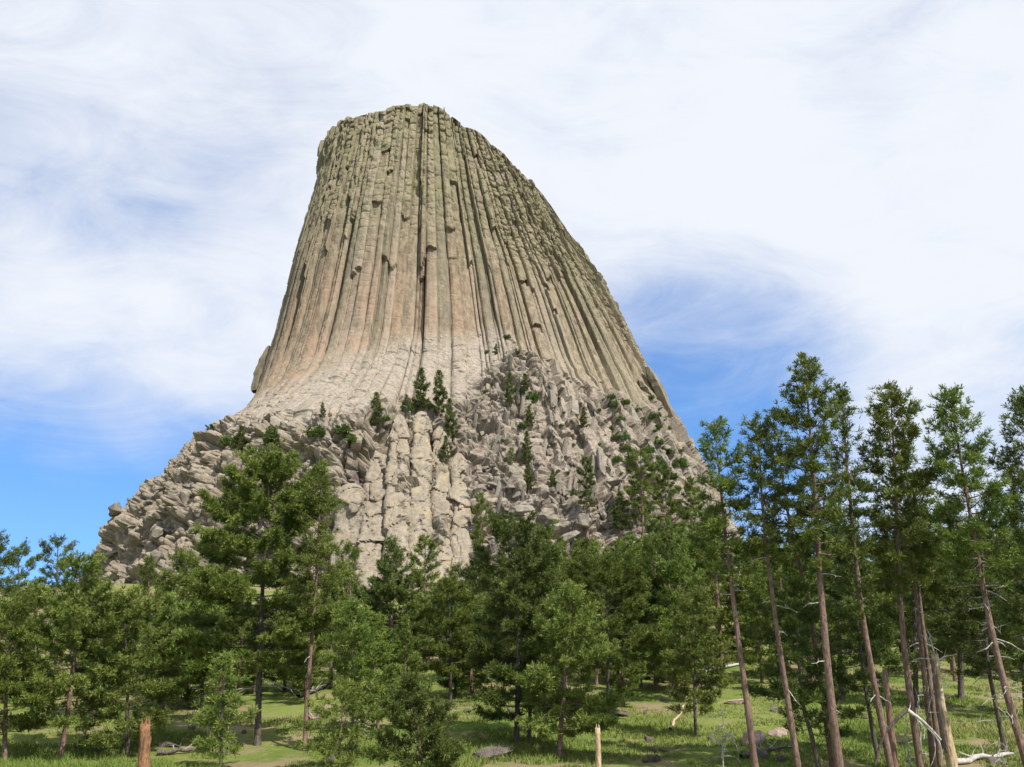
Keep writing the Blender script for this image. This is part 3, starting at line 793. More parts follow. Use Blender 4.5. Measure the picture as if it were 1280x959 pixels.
def plant(meshes, loc, label, group=None, scale=(1, 1, 1), rot=0.0, name='pine_tree', cat='pine tree', parts=('trunk', 'crown', 'dead_branch')):
    global NTREE
    NTREE += 1
    r = empty(name, loc); r.scale = scale; r.rotation_euler = (0, 0, rot)
    tag(r, label, cat, group)
    for nm, me in zip(parts, meshes):
        for q in (me if isinstance(me, list) else [me]): link(nm, q, r)
    return r
def hero(seed, pts, top, Y, label, base, width, group, prof='column', name='pine_tree', **kw):
    """a tree whose leaning trunk passes through the given photo pixels (from the ground up) at distance Y; width is the crown's in pixels"""
    P3 = np.array([at(px, py, Y) for px, py in pts] + [at(top[0], top[1] + 7, Y)])
    o = P3[np.argsort(P3[:, 2])]
    # carry the lowest stretch down to the ground
    dirv = (o[1] - o[0]) / max(1e-6, o[1][2] - o[0][2])
    zg = float(ground_z(o[0][0], Y)); dz = zg - o[0][2]
    b = o[0] + dirv * dz
    b[2] = float(ground_z(b[0], Y)); o = np.vstack([b, o[o[:, 2] > b[2] + 0.5]]) - b
    H = o[-1][2]; rng = np.random.default_rng(seed + 999)
    k = np.linspace(0, H, 40); xs = np.interp(k, o[:, 2], o[:, 0])
    xs = np.convolve(np.pad(xs, 4, mode='reflect', reflect_type='odd'), np.hanning(11)[1:-1] / np.hanning(11).sum(), 'valid')
    sl = rng.normal(0, 0.02); ph = rng.uniform(0, 6)
    axis = lambda z: np.stack([np.interp(z, k, xs) + dirv[0] * np.minimum(z, 0), sl * z + 0.06 * np.sin(z * .35 + ph), z], -1)
    pxm = F / (Y * CP)
    me = make_pine('pine', seed, H, base, width / 2 / pxm, prof, axis=axis, **kw)
    return plant(me, tuple(b), label, group, name=name)

GR = 'tall pines standing along the right edge'
N1 = (0.29, 0.046, 18)
# ---- the tall row at the right (trunk pixels from the bottom up, then the top)
hero(1, [(944, 959), (920, 780), (905, 655)], (893, 527), 45, 'slim pine with bare leaning trunk, of the tall row the nearest to the rock', .56, 66, GR, nl=44, needle=N1, stubs=6, r0=0.168)
hero(2, [(998, 959), (981, 844), (971, 778), (957, 668), (952, 600)], (949, 522), 44, 'pine with thin pale trunk and short tufted crown, second in the tall row', .60, 74, GR, nl=42, needle=N1, stubs=5, r0=0.155)
hero(3, [(1042, 959), (1012, 757), (988, 661), (979, 600)], (970, 514), 48, 'dark crooked pine whose trunk rises beside the tallest trunk and leans away left', .55, 70, GR, nl=40, needle=N1, stubs=4, r0=0.168, mat=M_NEEDLED)
hero(4, [(1049, 959), (1040, 893), (1029, 795), (1020, 690), (1015, 600)], (1003, 447), 43, 'tallest pine of all, rising highest against the sky at the right', .50, 84, GR, nl=66, needle=N1, stubs=6, r0=0.205, dens=1.1)
hero(5, [(1114, 959), (1104, 910), (1077, 769), (1066, 670), (1060, 600)], (1052, 480), 44, 'narrow pointed dark pine just right of the tallest pine', .40, 62, GR, 'spire', nl=64, needle=N1, stubs=5, r0=0.168, mat=M_NEEDLED)
hero(6, [(1150, 959), (1136, 860), (1126, 778), (1120, 670), (1116, 600)], (1110, 484), 45, 'broad lighter green pine with a ragged double top behind the broken snags', .46, 104, GR, nl=70, needle=N1, stubs=4, r0=0.174, dens=1.15, mat=M_NEEDLEY)
hero(7, [(1277, 933), (1257, 860), (1241, 788), (1224, 680), (1210, 600)], (1192, 482), 42, 'tall airy pine with grey dead branches down its leaning trunk', .50, 88, GR, nl=64, needle=N1, stubs=22, r0=0.186)
hero(8, [(1318, 959), (1300, 800), (1288, 650)], (1274, 488), 43, 'dark pine cut by the right edge of the picture', .30, 92, GR, nl=70, needle=N1, stubs=6, r0=0.186, mat=M_NEEDLED)
hero(9, [(1166, 959), (1155, 844), (1145, 746), (1138, 690)], (1130, 560), 47, 'thin reddish trunked pine standing left of the peeled snag', .62, 58, GR, nl=34, needle=N1, stubs=6, r0=0.137)
hero(10, [(1176, 959), (1163, 850), (1152, 768), (1147, 700)], (1143, 590), 50, 'reddish trunked pine directly behind the peeled snag', .60, 62, GR, nl=34, needle=N1, stubs=6, r0=0.143)
# ---- darker, shorter pines in the shade behind that row
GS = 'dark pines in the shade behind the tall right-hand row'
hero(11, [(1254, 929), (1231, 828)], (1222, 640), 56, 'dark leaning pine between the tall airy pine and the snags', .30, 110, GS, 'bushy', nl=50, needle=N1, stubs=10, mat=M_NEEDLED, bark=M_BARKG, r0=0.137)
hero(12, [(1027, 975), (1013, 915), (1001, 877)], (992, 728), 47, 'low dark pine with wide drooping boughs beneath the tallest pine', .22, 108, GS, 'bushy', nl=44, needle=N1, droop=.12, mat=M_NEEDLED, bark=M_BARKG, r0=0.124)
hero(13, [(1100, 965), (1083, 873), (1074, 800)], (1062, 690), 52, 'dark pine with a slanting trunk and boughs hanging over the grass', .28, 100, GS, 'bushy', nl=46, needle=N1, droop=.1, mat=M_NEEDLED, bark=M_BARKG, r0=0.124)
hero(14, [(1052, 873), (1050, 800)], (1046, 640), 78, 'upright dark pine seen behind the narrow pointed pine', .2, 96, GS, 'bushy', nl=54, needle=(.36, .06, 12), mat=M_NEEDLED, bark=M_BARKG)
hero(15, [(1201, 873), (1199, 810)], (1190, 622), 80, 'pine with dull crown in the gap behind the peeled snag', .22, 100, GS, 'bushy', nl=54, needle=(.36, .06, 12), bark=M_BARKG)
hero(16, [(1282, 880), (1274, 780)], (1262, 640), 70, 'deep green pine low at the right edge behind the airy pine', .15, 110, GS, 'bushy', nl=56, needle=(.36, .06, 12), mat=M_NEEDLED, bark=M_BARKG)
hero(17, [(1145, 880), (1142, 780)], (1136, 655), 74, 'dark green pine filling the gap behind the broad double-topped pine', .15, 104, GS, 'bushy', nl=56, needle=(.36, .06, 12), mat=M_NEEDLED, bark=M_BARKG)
# ---- left foreground
GL = 'pines in the left foreground'
hero(21, [(320, 975), (323, 860), (326, 760)], (335, 570), 58, 'big broad pine before the left cliff, largest of the left half', .25, 190, GL, 'bushy', nl=92, needle=N1, dens=1.25, droop=.05, mat=M_NEEDLEY, bark=M_BARKG, r0=0.199, stubs=6, gap=.22)
hero(22, [(379, 975), (384, 860), (391, 770), (396, 700)], (400, 580), 56, 'slim crooked pine with a bare pale trunk, right beside the big broad pine', .42, 62, GL, 'column', nl=60, needle=N1, mat=M_NEEDLEY, r0=0.143, stubs=3, dens=.8)
hero(23, [(74, 965), (86, 880), (95, 800)], (96, 695), 54, 'bushy pine with dark leaning trunk at the left, tallest crown of its group', .16, 124, GL, 'bushy', nl=64, needle=N1, mat=M_NEEDLEY, r0=0.150)
hero(24, [(160, 965), (158, 860)], (152, 745), 55, 'yellowish pine with hanging boughs left of the orange stump', .10, 128, GL, 'bushy', nl=62, needle=N1, droop=.1, mat=M_NEEDLEY, r0=0.124, bark=M_BARKG)
hero(25, [(275, 975), (277, 900)], (281, 818), 50, 'small young pine low in front of the big broad pine', .08, 70, GL, 'cone', nl=42, needle=N1, gap=.4, mat=M_NEEDLEY, bark=M_BARKG, r0=0.075)
hero(26, [(6, 965), (10, 860)], (14, 752), 52, 'bushy pine cut by the left edge, lower crown', .18, 100, GL, 'bushy', nl=58, needle=N1, r0=0.124)
hero(27, [(40, 930), (42, 850)], (48, 735), 62, 'thin trunked pine between the two bushy pines at the left edge', .2, 80, GL, 'column', nl=52, needle=N1, r0=0.099)
hero(28, [(188, 930), (187, 850)], (185, 692), 92, 'pine whose pointed top stands before the left end of the rock', .1, 70, GL, 'cone', nl=60, needle=(.36, .06, 12))
hero(29, [(70, 900), (70, 800)], (72, 668), 98, 'dark pine with flat open top against blue sky at the left', .2, 62, GL, 'column', nl=40, needle=(.34, .055, 12), mat=M_NEEDLED)
hero(30, [(24, 900), (24, 800)], (24, 683), 100, 'thin small topped pine against blue sky near the left edge', .3, 52, GL, 'flat', nl=30, needle=(.34, .055, 12), mat=M_NEEDLED)
hero(31, [(-8, 930), (-8, 800)], (-6, 664), 76, 'pine half outside the left edge, crown against blue sky', .3, 70, GL, 'column', nl=40, needle=(.34, .055, 12), mat=M_NEEDLED)
hero(32, [(228, 930), (230, 850)], (236, 690), 78, 'rather thin pine to the left of the big broad pine, trunk hidden', .12, 84, GL, 'column', nl=54, needle=(.36, .06, 12))
hero(33, [(116, 960), (118, 880)], (124, 720), 66, 'pine with feathery top between the bushy pine and the yellowish pine', .15, 84, GL, 'cone', nl=54, needle=N1)
for q in [(34, [(206, 960), (206, 880)], (208, 742), 72, 'straight pine rising directly behind the orange stump', .12, 92),
          (35, [(252, 950), (252, 880)], (256, 752), 74, 'straight pine in the gap left of the big broad pine, behind the small young pine', .12, 90),
          (36, [(300, 950), (300, 880)], (296, 735), 82, 'pine tucked behind the left boughs of the big broad pine', .10, 92),
          (37, [(356, 945), (356, 880)], (358, 742), 84, 'pine filling the space between the big broad pine and the slim crooked pine', .12, 88),
          (38, [(414, 940), (414, 880)], (412, 722), 86, 'pine just right of the bare pale trunk of the slim crooked pine', .14, 80)]:
    hero(q[0], q[1], q[2], q[3], q[4], q[5], q[6], GL, 'bushy' if q[0] % 2 else 'cone', nl=60, needle=(.34, .06, 13), bark=M_BARKG, r0=.16)
# ---- middle foreground
GM = 'pines across the middle foreground'
hero(41, [(645, 980), (646, 900), (648, 800)], (645, 650), 56, 'large dark pine in the centre with a forked trunk and wide low boughs', .13, 148, GM, 'bushy', nl=80, needle=N1, gap=.38, mat=M_NEEDLED, droop=.12, r0=0.150, bark=M_BARKG, dens=1.1)
hero(42, [(660, 980), (662, 900), (668, 800)], (682, 660), 58, 'second stemmed pine leaning right out of the large dark pine in the centre', .2, 92, GM, 'column', nl=60, needle=N1, gap=.4, r0=0.124, bark=M_BARKG)
hero(43, [(697, 985), (702, 900)], (716, 738), 52, 'heavy bright green pine left of the pale broken pole', .14, 132, GM, 'bushy', nl=70, needle=N1, gap=.42, mat=M_NEEDLEY, droop=.08, r0=0.150)
hero(44, [(760, 912), (760, 830)], (756, 694), 70, 'pine with curving bare lower boughs right of centre', .26, 128, GM, 'bushy', nl=58, needle=N1, droop=.08, bark=M_BARKG, r0=0.124)
hero(45, [(870, 941), (868, 860)], (872, 740), 60, 'small light green pine alone on the grass right of centre', .20, 84, GM, 'column', nl=50, needle=N1, mat=M_NEEDLEY, bark=M_BARKG, r0=0.106, droop=.06)
hero(46, [(563, 900), (563, 830)], (562, 722), 74, 'round topped pine with a visible grey trunk left of centre', .26, 92, GM, 'bushy', nl=56, needle=N1, bark=M_BARKG, r0=0.124)
hero(47, [(527, 985), (524, 920)], (513, 842), 46, 'young dense pine low in the foreground left of centre', .04, 108, GM, 'cone', nl=58, needle=N1, mat=M_NEEDLED, r0=0.062)
hero(48, [(447, 985), (441, 880)], (440, 752), 55, 'thin pine with grey dead branches showing through its lower crown', .36, 66, GM, 'column', nl=38, needle=N1, bark=M_BARKG, stubs=26, r0=0.106)
hero(49, [(420, 990), (424, 930)], (430, 858), 48, 'sapling pine spreading low boughs over the grass left of centre', .10, 96, GM, 'bushy', nl=30, needle=N1, mat=M_NEEDLEY, gap=.4, r0=0.062, droop=.1, dens=.8)
hero(50, [(487, 900), (488, 820)], (490, 668), 88, 'dense dark conical pine below the yellowish pillars', .08, 100, GM, 'cone', nl=76, needle=(.36, .06, 13), mat=M_NEEDLED, dens=1.1)
hero(51, [(530, 880), (530, 800)], (531, 664), 110, 'slim pine standing right before the yellowish pillars', .15, 46, GM, 'column', nl=50, needle=(.4, .07, 11))
hero(56, [(590, 940), (590, 880)], (586, 742), 78, 'pine between the round topped pine and the large dark pine in the centre', .12, 84, GM, 'bushy', nl=58, needle=(.34, .06, 13), r0=.16)
hero(57, [(790, 920), (790, 860)], (788, 684), 88, 'tall full pine whose top reaches the white dead branch of the scree', .12, 88, GM, 'cone', nl=62, needle=(.36, .06, 12), r0=.16)
hero(58, [(845, 915), (845, 860)], (850, 700), 84, 'pine rising behind the small light green pine', .14, 84, GM, 'column', nl=56, needle=(.36, .06, 12), r0=.16)
hero(52, [(440, 880), (440, 800)], (436, 678), 112, 'feathery grey green pine below the dark recess of the cliff', .2, 62, GM, 'column', nl=40, needle=(.4, .07, 10), dens=.8)
hero(53, [(478, 985), (474, 930)], (466, 790), 62, 'mid green pine behind the young dense pine', .12, 80, GM, 'cone', nl=54, needle=N1, r0=0.099)
hero(54, [(820, 910), (820, 840)], (818, 668), 86, 'full pine right of the curving boughs, crown reaching up to the scree', .12, 92, GM, 'bushy', nl=60, needle=(.36, .06, 12))
hero(55, [(606, 900), (606, 840)], (598, 700), 92, 'dull green pine left of the large dark pine in the centre', .12, 64, GM, 'column', nl=46, needle=(.38, .065, 11), mat=M_NEEDLED)

# ---- shared pines for the wood behind, the scree and the ledges
MIDN = (0.42, 0.085, 10)
VAR = {}
def variant(kind, i, **kw):
    VAR.setdefault(kind, []).append(make_pine(kind, 500 + i, detail=False, **kw))
for i in range(4): variant('bushy', i, H=14, base=.10, Rm=3.0, prof='bushy', nl=46, needle=MIDN, gap=.35, mat=(M_NEEDLE, M_NEEDLEY, M_NEEDLED, M_NEEDLE)[i])
for i in range(3): variant('cone', 10 + i, H=14, base=.07, Rm=2.4, prof='cone', nl=54, needle=MIDN, mat=(M_NEEDLE, M_NEEDLED, M_NEEDLE)[i])
for i in range(3): variant('column', 20 + i, H=15, base=.30, Rm=2.2, prof='column', nl=42, needle=MIDN, gap=.4, mat=(M_NEEDLE, M_NEEDLED, M_NEEDLEY)[i])
for i in range(2): variant('ledge', 30 + i, H=10, base=.06, Rm=1.9, prof='cone', nl=40, needle=(0.55, 0.13, 8), mat=M_NEEDLED)
variant('flat', 40, H=6, base=.35, Rm=2.2, prof='flat', nl=18, needle=(0.5, 0.12, 8), mat=M_NEEDLED)
HV = dict(bushy=14, cone=14, column=15, ledge=10, flat=6); RV = dict(bushy=3.0, cone=2.4, column=2.2, ledge=1.9, flat=2.2)
def copy_pine(kind, i, loc, H, wscale, rot, label, group):
    """a pine from a shared kind: new Empty, new trunk and crown objects on the same meshes"""
    k = H / HV[kind]; v = VAR[kind][i % len(VAR[kind])]
    return plant(v, tuple(loc), label, group, (k * wscale, k * wscale, k), rot)
rs = random.Random(77)
def slope_pine(px, top, bot, kind, label, group, ws=1.0, i=None):
    """a pine rooted on the rock's slopes: photo pixels of its top and its foot"""
    p, n = on_tower(px, bot)
    _, _, zt = at(px, top, p[1])
    H = max(2.0, zt - p[2] + 0.3)
    copy_pine(kind, rs.randrange(9) if i is None else i, (p[0], p[1], p[2] - 0.3), H, ws, rs.uniform(0, 6.28), label, group)
GT = 'small pines rooted on the rock'
for a in [(527, 462, 512, 'ledge', 'taller left one of two dark pines side by side on the ledge above the pillars', 1.1),
          (547, 465, 517, 'ledge', 'right one of two dark pines side by side on the ledge above the pillars', .95),
          (468, 492, 531, 'ledge', 'lone dark pine at the left end of the ledge above the pillars', 1.05),
          (508, 494, 516, 'ledge', 'little pine just left of the two dark pines on the ledge', 1.3),
          (563, 500, 548, 'ledge', 'narrow dark pine on the slope just below and right of the ledge pair', .9),
          (262, 535, 549, 'flat', 'small flat topped pine on the left skyline of the rock', 1.0),
          (300, 533, 562, 'ledge', 'bushy pine on the rim of the left cliff close to the skyline', 1.5),
          (405, 504, 521, 'ledge', 'small pine on the pale slabs above the left cliff', 1.1),
          (638, 466, 506, 'ledge', 'slim pine high in the middle of the scree, left of a pair', .75),
          (655, 468, 492, 'ledge', 'squat pine high in the middle of the scree, right of a pair', 1.3),
          (660, 508, 532, 'ledge', 'ragged pine half way down the middle scree', 1.2),
          (659, 540, 580, 'ledge', 'dark pine standing above the yellow stained block in the scree', .95),
          (637, 560, 594, 'column', 'small open pine among blocks of the middle scree', .9),
          (661, 582, 612, 'ledge', 'low pine among blocks below the yellow stained block', 1.1),
          (690, 588, 608, 'ledge', 'tiny pine between blocks left of the tall scree pine', 1.1),
          (620, 430, 441, 'ledge', 'tiny pine at the foot of the columns in the middle', 1.3),
          (556, 546, 574, 'ledge', 'small pine beside the right flank of the pillars', 1.1),
          (728, 510, 536, 'ledge', 'dark small pine in the crack of the slanting slabs', .9),
          (735, 573, 668, 'column', 'tall open pine standing up against the lower scree right of the middle', 1.15),
          (778, 616, 664, 'ledge', 'short dark cone shaped pine on the lower scree by a white dead branch', 1.25),
          (806, 566, 690, 'column', 'tallest pine on the right scree, crown wide and loose', 1.2),
          (836, 583, 690, 'bushy', 'pine on the right scree, second from the skyline', .8),
          (867, 598, 690, 'bushy', 'pine on the right scree next to the skyline of the rock', .8),
          (602, 617, 700, 'bushy', 'mid sized pine at the right foot of the pillars', .75),
          (790, 560, 590, 'ledge', 'small pine above the tallest pine of the right scree', 1.2),
          (895, 640, 700, 'bushy', 'pine at the right end of the rock above the slim bare trunk', .8)]:
    slope_pine(*a[:5], GT, a[5])

# ---- bushes
def make_bush(seed, tall=1.0):
    rng = np.random.default_rng(seed)
    n = 110
    u = rng.normal(size=(n, 3)); u /= np.linalg.norm(u, axis=1)[:, None]
    p = u * (rng.uniform(0.35, 1.0, (n, 1)) ** 0.5) * np.array([1.1, 1.1, 0.75 * tall]); p[:, 2] = np.abs(p[:, 2] + .15)
    p *= 0.75 + 0.35 * np.sin(3 * np.arctan2(p[:, 1], p[:, 0]) + seed)[:, None]
    V, T, tn = tuft_geo(p, u, rng, 8, 0.42, 0.17, np.clip(rng.normal(.5, .22, n), 0, 1))
    g = Geo()
    for i in range(6):
        e = p[rng.integers(n)]; g.tube(np.array([[0, 0, -.3], e * .5, e]), np.array([.06, .035, .01]), 4, cap=False)
    return g.mesh('bush_stem', M_BARKG, smooth=True), mesh_np('bush_foliage', V, [T], M_BUSH, {'tint': tn})
BUSHES = [make_bush(i, (1, 1.5, .8)[i % 3]) for i in range(5)]
def bush(p, size, label, group, i):
    plant(BUSHES[i % 5], (p[0], p[1], p[2] - 0.1 * size), label, group, (size, size, size), rs.uniform(0, 6), 'bush', 'bush', ('stem', 'foliage'))
for px, py, sz, lb in [(341, 549, 3.6, 'round dark bush on the rim of the left cliff'), (283, 556, 2.6, 'bush close beside the left skyline pine'),
                       (327, 540, 2.6, 'bush left of the round dark bush on the cliff rim'), (397, 541, 2.9, 'dark bush at the lower edge of the pale slabs'),
                       (432, 540, 3.1, 'bush on the ledge left of the lone dark pine'), (440, 549, 2.0, 'bright green low bush on the ledge left of the lone dark pine'),
                       (484, 524, 1.6, 'little bush between the lone pine and the ledge pair'), (516, 512, 2.0, 'bush at the feet of the ledge pair'),
                       (668, 497, 2.6, 'bush right under the squat pine of the middle scree'), (652, 532, 1.8, 'pale bush below the ragged pine of the middle scree'),
                       (635, 420, 1.6, 'bush in the crack where the columns meet the scree'), (646, 440, 1.3, 'bush at the top of the scree under the columns')]:
    p, n = on_tower(px, py); bush(p, sz, lb, 'bushes on the ledges', rs.randrange(5))
for i in range(90):
    px = rs.uniform(765, 885); py = rs.uniform(492, 640)
    if px - 765 < (py - 640) * 0.25: continue
    p, n = on_tower(px, py)
    if proj(*p)[1] < 485 or n[1] > -0.42: continue
    bush(p, rs.uniform(0.7, 2.1), 'green bush scattered over the right end of the scree', 'bushes over the right scree', i)
for i in range(30):
    px = rs.uniform(600, 765); py = 436 + (px - 600) * 0.33 + rs.uniform(0, 120)
    p, n = on_tower(px, py)
    bush(p, rs.uniform(0.45, 1.1), 'small dull bush between slabs of the middle scree', 'bushes over the middle scree', i)

# ---- the wood between the meadow and the rock
FTX = [-200, 0, 100, 200, 300, 400, 480, 560, 620, 700, 760, 800, 850, 890, 930, 1000, 1100, 1280, 1500]
FTY = [730, 738, 742, 748, 742, 722, 716, 704, 690, 668, 664, 652, 630, 628, 650, 660, 660, 652, 650]
WOOD = [(-999, 130, 'pine crowded in the wood left of the foot of the rock'), (130, 300, 'pine crowded in the wood below the left end of the rock'),
        (300, 470, 'pine crowded in the wood below the boulder cliff'), (470, 600, 'pine crowded in the wood below the yellowish pillars'),
        (600, 740, 'pine crowded in the wood below the middle scree'), (740, 900, 'pine crowded in the wood below the bushy right scree'),
        (900, 1080, 'pine crowded in the wood behind the tallest pine'), (1080, 9999, 'pine crowded in the wood behind the right end of the tall row')]
rw = random.Random(31); placed = []; tall = []; wood = []; tries = 0
while len(placed) < 290 and tries < 30000:
    tries += 1
    px = rw.uniform(-90, 1370); Y = rw.uniform(92, 300) if rw.random() < .75 else rw.uniform(90, 150)
    x = (px - 640) / F * Y / CP
    zg = float(ground_z(x, Y)); bx_, by_ = proj(x, Y, zg)
    if 884 < bx_ < 936 and 735 < by_ < 850 and rw.random() < .9: continue
    if by_ > 800 and rw.random() < (.25 if bx_ < 480 else .5): continue
    H = rw.uniform(9, 21)
    tx, ty = proj(x, Y, zg + H)
    ft = np.interp(tx, FTX, FTY)
    if ty < ft + rw.uniform(0, 14) or ty > ft + 110: continue
    if any((x - a) ** 2 + (Y - b) ** 2 < 3.1 ** 2 for a, b in placed): continue
    placed.append((x, Y)); tall.append(Y)
    kind = rw.choices(['bushy', 'cone', 'column'], [.5, .28, .22])[0]
    lb = next(l for a, b, l in WOOD if a <= tx < b)
    wood.append((Y, kind, rw.randrange(12), (x, Y, zg - .1), H, rw.uniform(.85, 1.25), rw.uniform(0, 6.28), lb, 'pines crowded in the wood'))
wood.sort(key=lambda a: a[0])
for a in wood[:140]: copy_pine(*a[1:])
# the farthest pines of the wood read as one mass
FV, FT_, FI, FTT, fn = [], [], [], [], 0
for (_, kind, i, loc, H, ws, rot, _l, _g) in wood[140:]:
    k = H / HV[kind]; v = VAR[kind][i % len(VAR[kind])]; ca, sa = math.cos(rot), math.sin(rot)
    for mi, me in ((0, v[0]), (1, v[1])):
        co = np.empty(len(me.vertices) * 3, np.float32); me.vertices.foreach_get('co', co); co = co.reshape(-1, 3) * np.array([k * ws, k * ws, k])
        co = np.stack([co[:, 0] * ca - co[:, 1] * sa, co[:, 0] * sa + co[:, 1] * ca, co[:, 2]], -1) + np.array(loc)
        me.calc_loop_triangles(); tr_ = np.empty(len(me.loop_triangles) * 3, np.int32); me.loop_triangles.foreach_get('vertices', tr_)
        tt_ = np.zeros(len(co), np.float32)
        if mi: me.attributes['tint'].data.foreach_get('value', tt_)
        FV.append(co); FT_.append(tr_.reshape(-1, 3) + fn); FI.append(np.full(len(tr_) // 3, mi)); FTT.append(tt_); fn += len(co)
if FV:
    fw = link('far_wood', mesh_np('far_wood', np.concatenate(FV), [np.concatenate(FT_)], [M_BARKG, M_NEEDLE], {'tint': np.concatenate(FTT)}, fmat=np.concatenate(FI)))
    tag(fw, 'distant pine wood closing in on the foot of the rock', 'wood', kind='stuff')
rw2 = random.Random(5); n0 = len(placed); tries = 0
while len(placed) < n0 + 72 and tries < 9000:            # nearer, shorter pines that close the left and the middle
    tries += 1
    px = rw2.choice([rw2.uniform(110, 480), rw2.uniform(-30, 480), rw2.uniform(480, 860)]); Y = rw2.uniform(72, 140)
    x = (px - 640) / F * Y / CP; zg = float(ground_z(x, Y)); bx_, by_ = proj(x, Y, zg)
    H = rw2.uniform(6, 14); tx, ty = proj(x, Y, zg + H)
    if ty < np.interp(tx, FTX, FTY) + 6: continue
    if any((x - a) ** 2 + (Y - b) ** 2 < 3.6 ** 2 for a, b in placed): continue
    placed.append((x, Y))
    lb = 'pine of the loose stand behind the left foreground pines' if bx_ < 480 else 'pine of the loose stand behind the middle foreground pines'
    copy_pine(rw2.choices(['bushy', 'cone', 'column'], [.5, .3, .2])[0], rw2.randrange(12), (x, Y, zg - .1), H, rw2.uniform(.9, 1.25), rw2.uniform(0, 6.28), lb, 'pines of the loose stand')
print('wood', len(placed), tries)

# ================================================================== BOULDERS
m = MT('boulder_rock', 0.92, 0.12)
a1 = m.noise(2.2, 6, 0.68); a2 = m.noise(0.7, 4, 0.6, loc=(5, 1, 8)); a3 = m.noise(8.0, 5, 0.7)
rn = m.obrand()
c = m.mix(rn, (0.205, 0.180, 0.145), (0.325, 0.280, 0.225))
c = m.mix(m.rng(a1, 0.35, 0.68, 0, .8), c, (0.165, 0.147, 0.12))
c = m.mix(m.rng(a2, 0.56, 0.68, 0, .6), c, (0.36, 0.33, 0.18))
c = m.mix(m.rng(a3, 0.5, 0.75, 0, .5), c, (0.16, 0.15, 0.13))
m.base(c); m.bump(m.math('ADD', a1, a3), 0.9, 0.35)
M_BOULD = m.m
m = MT('pink_boulder_rock', 0.92, 0.12)
a1 = m.noise(1.2, 6, 0.65); a3 = m.noise(6.0, 5, 0.7)
c = m.mix(m.rng(a1, 0.35, 0.68), (0.36, 0.245, 0.20), (0.45, 0.35, 0.30))
c = m.mix(m.rng(a3, 0.5, 0.75, 0, .6), c, (0.17, 0.14, 0.12))
m.base(c); m.bump(m.math('ADD', a1, a3), 0.7, 0.15)
M_PINKB = m.m
import bmesh
def boulder_mesh(seed, mat, sx=1.0, sy=1.0, sz=0.8):
    rng = np.random.default_rng(seed)
    bm = bmesh.new()
    u = rng.normal(size=(17, 3)); u /= np.linalg.norm(u, axis=1)[:, None]
    u *= rng.uniform(.82, 1.1, (17, 1)); u = np.sign(u) * np.abs(u) ** 0.8
    for q in u: bm.verts.new((q[0] * sx, q[1] * sy, q[2] * sz))
    bmesh.ops.convex_hull(bm, input=bm.verts)
    bmesh.ops.delete(bm, geom=[v for v in bm.verts if not v.link_faces], context='VERTS')
    bmesh.ops.bevel(bm, geom=list(bm.edges), offset=0.05, segments=1, affect='EDGES', profile=.6)
    bmesh.ops.triangulate(bm, faces=list(bm.faces))
    bmesh.ops.subdivide_edges(bm, edges=[e for e in bm.edges if e.calc_length() > .22], cuts=3, use_grid_fill=False)
    co = np.array([v.co for v in bm.verts])
    n = 0.20 * fbm(co[:, 0] * 1.7 + seed, co[:, 1] * 1.7, co[:, 2] * 1.7, 3, seed)
    for v, k in zip(bm.verts, n): v.co *= 1 + k
    me = bpy.data.meshes.new('boulder'); bm.to_mesh(me); bm.free(); me.materials.append(mat)
    return me
BLD = [boulder_mesh(i, M_BOULD, *[(1, 1, .8), (1.4, .9, .7), (1.1, 1, 1), (1.6, 1, .6), (1, 1.2, .9), (1.3, 1, 1.1), (.9, .9, 1.3), (1.8, .8, .55)][i % 8]) for i in range(8)]
def boulder(me, p, size, label, group, tiltx=None):
    o = link('boulder', me); o.location = p; o.scale = (size, size, size)
    o.rotation_euler = (rs.uniform(-.4, .4), rs.uniform(-.4, .4), rs.uniform(0, 6.28))
    return tag(o, label, 'boulder', group)
GB = 'fallen blocks on the slope'
rb = random.Random(8)
for i in range(130):
    px = rb.uniform(575, 850); py = rb.uniform(520, 690) if rb.random() < .8 else rb.uniform(600, 690)
    if px > 700 and rb.random() < .35: continue
    p, n = on_tower(px, py)
    s_ = min(2.4, 1.0 * rb.lognormvariate(0.2, .5)) * (1.25 if py > 600 else .8)
    boulder(BLD[rb.randrange(8)], tuple(p + n * s_ * .1), s_,
            ('blocky boulder lying on the upper scree' if py < 575 else 'blocky boulder lying on the middle of the scree' if py < 630 else 'blocky boulder at the foot of the scree'), GB)
def slab_mesh(seed):
    rng = np.random.default_rng(seed); bm = bmesh.new()
    L_ = 1.0; pts = []
    for sx_ in (-1, 1):
        for sy_ in (-1, 1):
            for sz_ in (-1, 1): pts.append((sx_ * (.27 + .08 * rng.normal()), sy_ * (L_ + .22 * rng.normal()), sz_ * (.20 + .05 * rng.normal())))
    for _ in range(4): pts.append((rng.normal(0, .12), rng.uniform(-.7, .7), .24))
    for q in pts: bm.verts.new(q)
    bmesh.ops.convex_hull(bm, input=bm.verts)
    bmesh.ops.delete(bm, geom=[v for v in bm.verts if not v.link_faces], context='VERTS')
    bmesh.ops.bevel(bm, geom=list(bm.edges), offset=0.025, segments=1, affect='EDGES')
    bmesh.ops.triangulate(bm, faces=list(bm.faces))
    bmesh.ops.subdivide_edges(bm, edges=[e for e in bm.edges if e.calc_length() > .2], cuts=4)
    co = np.array([v.co for v in bm.verts]); nn = 0.10 * fbm(co[:, 0] * 3 + seed, co[:, 1] * 2.2, co[:, 2] * 3, 4, seed) * 2.4
    for v, k in zip(bm.verts, nn): v.co *= 1 + k
    me = bpy.data.meshes.new('slab'); bm.to_mesh(me); bm.free(); me.materials.append(M_BOULD); return me
SLB = [slab_mesh(70 + i) for i in range(6)]
from mathutils import Matrix, Vector
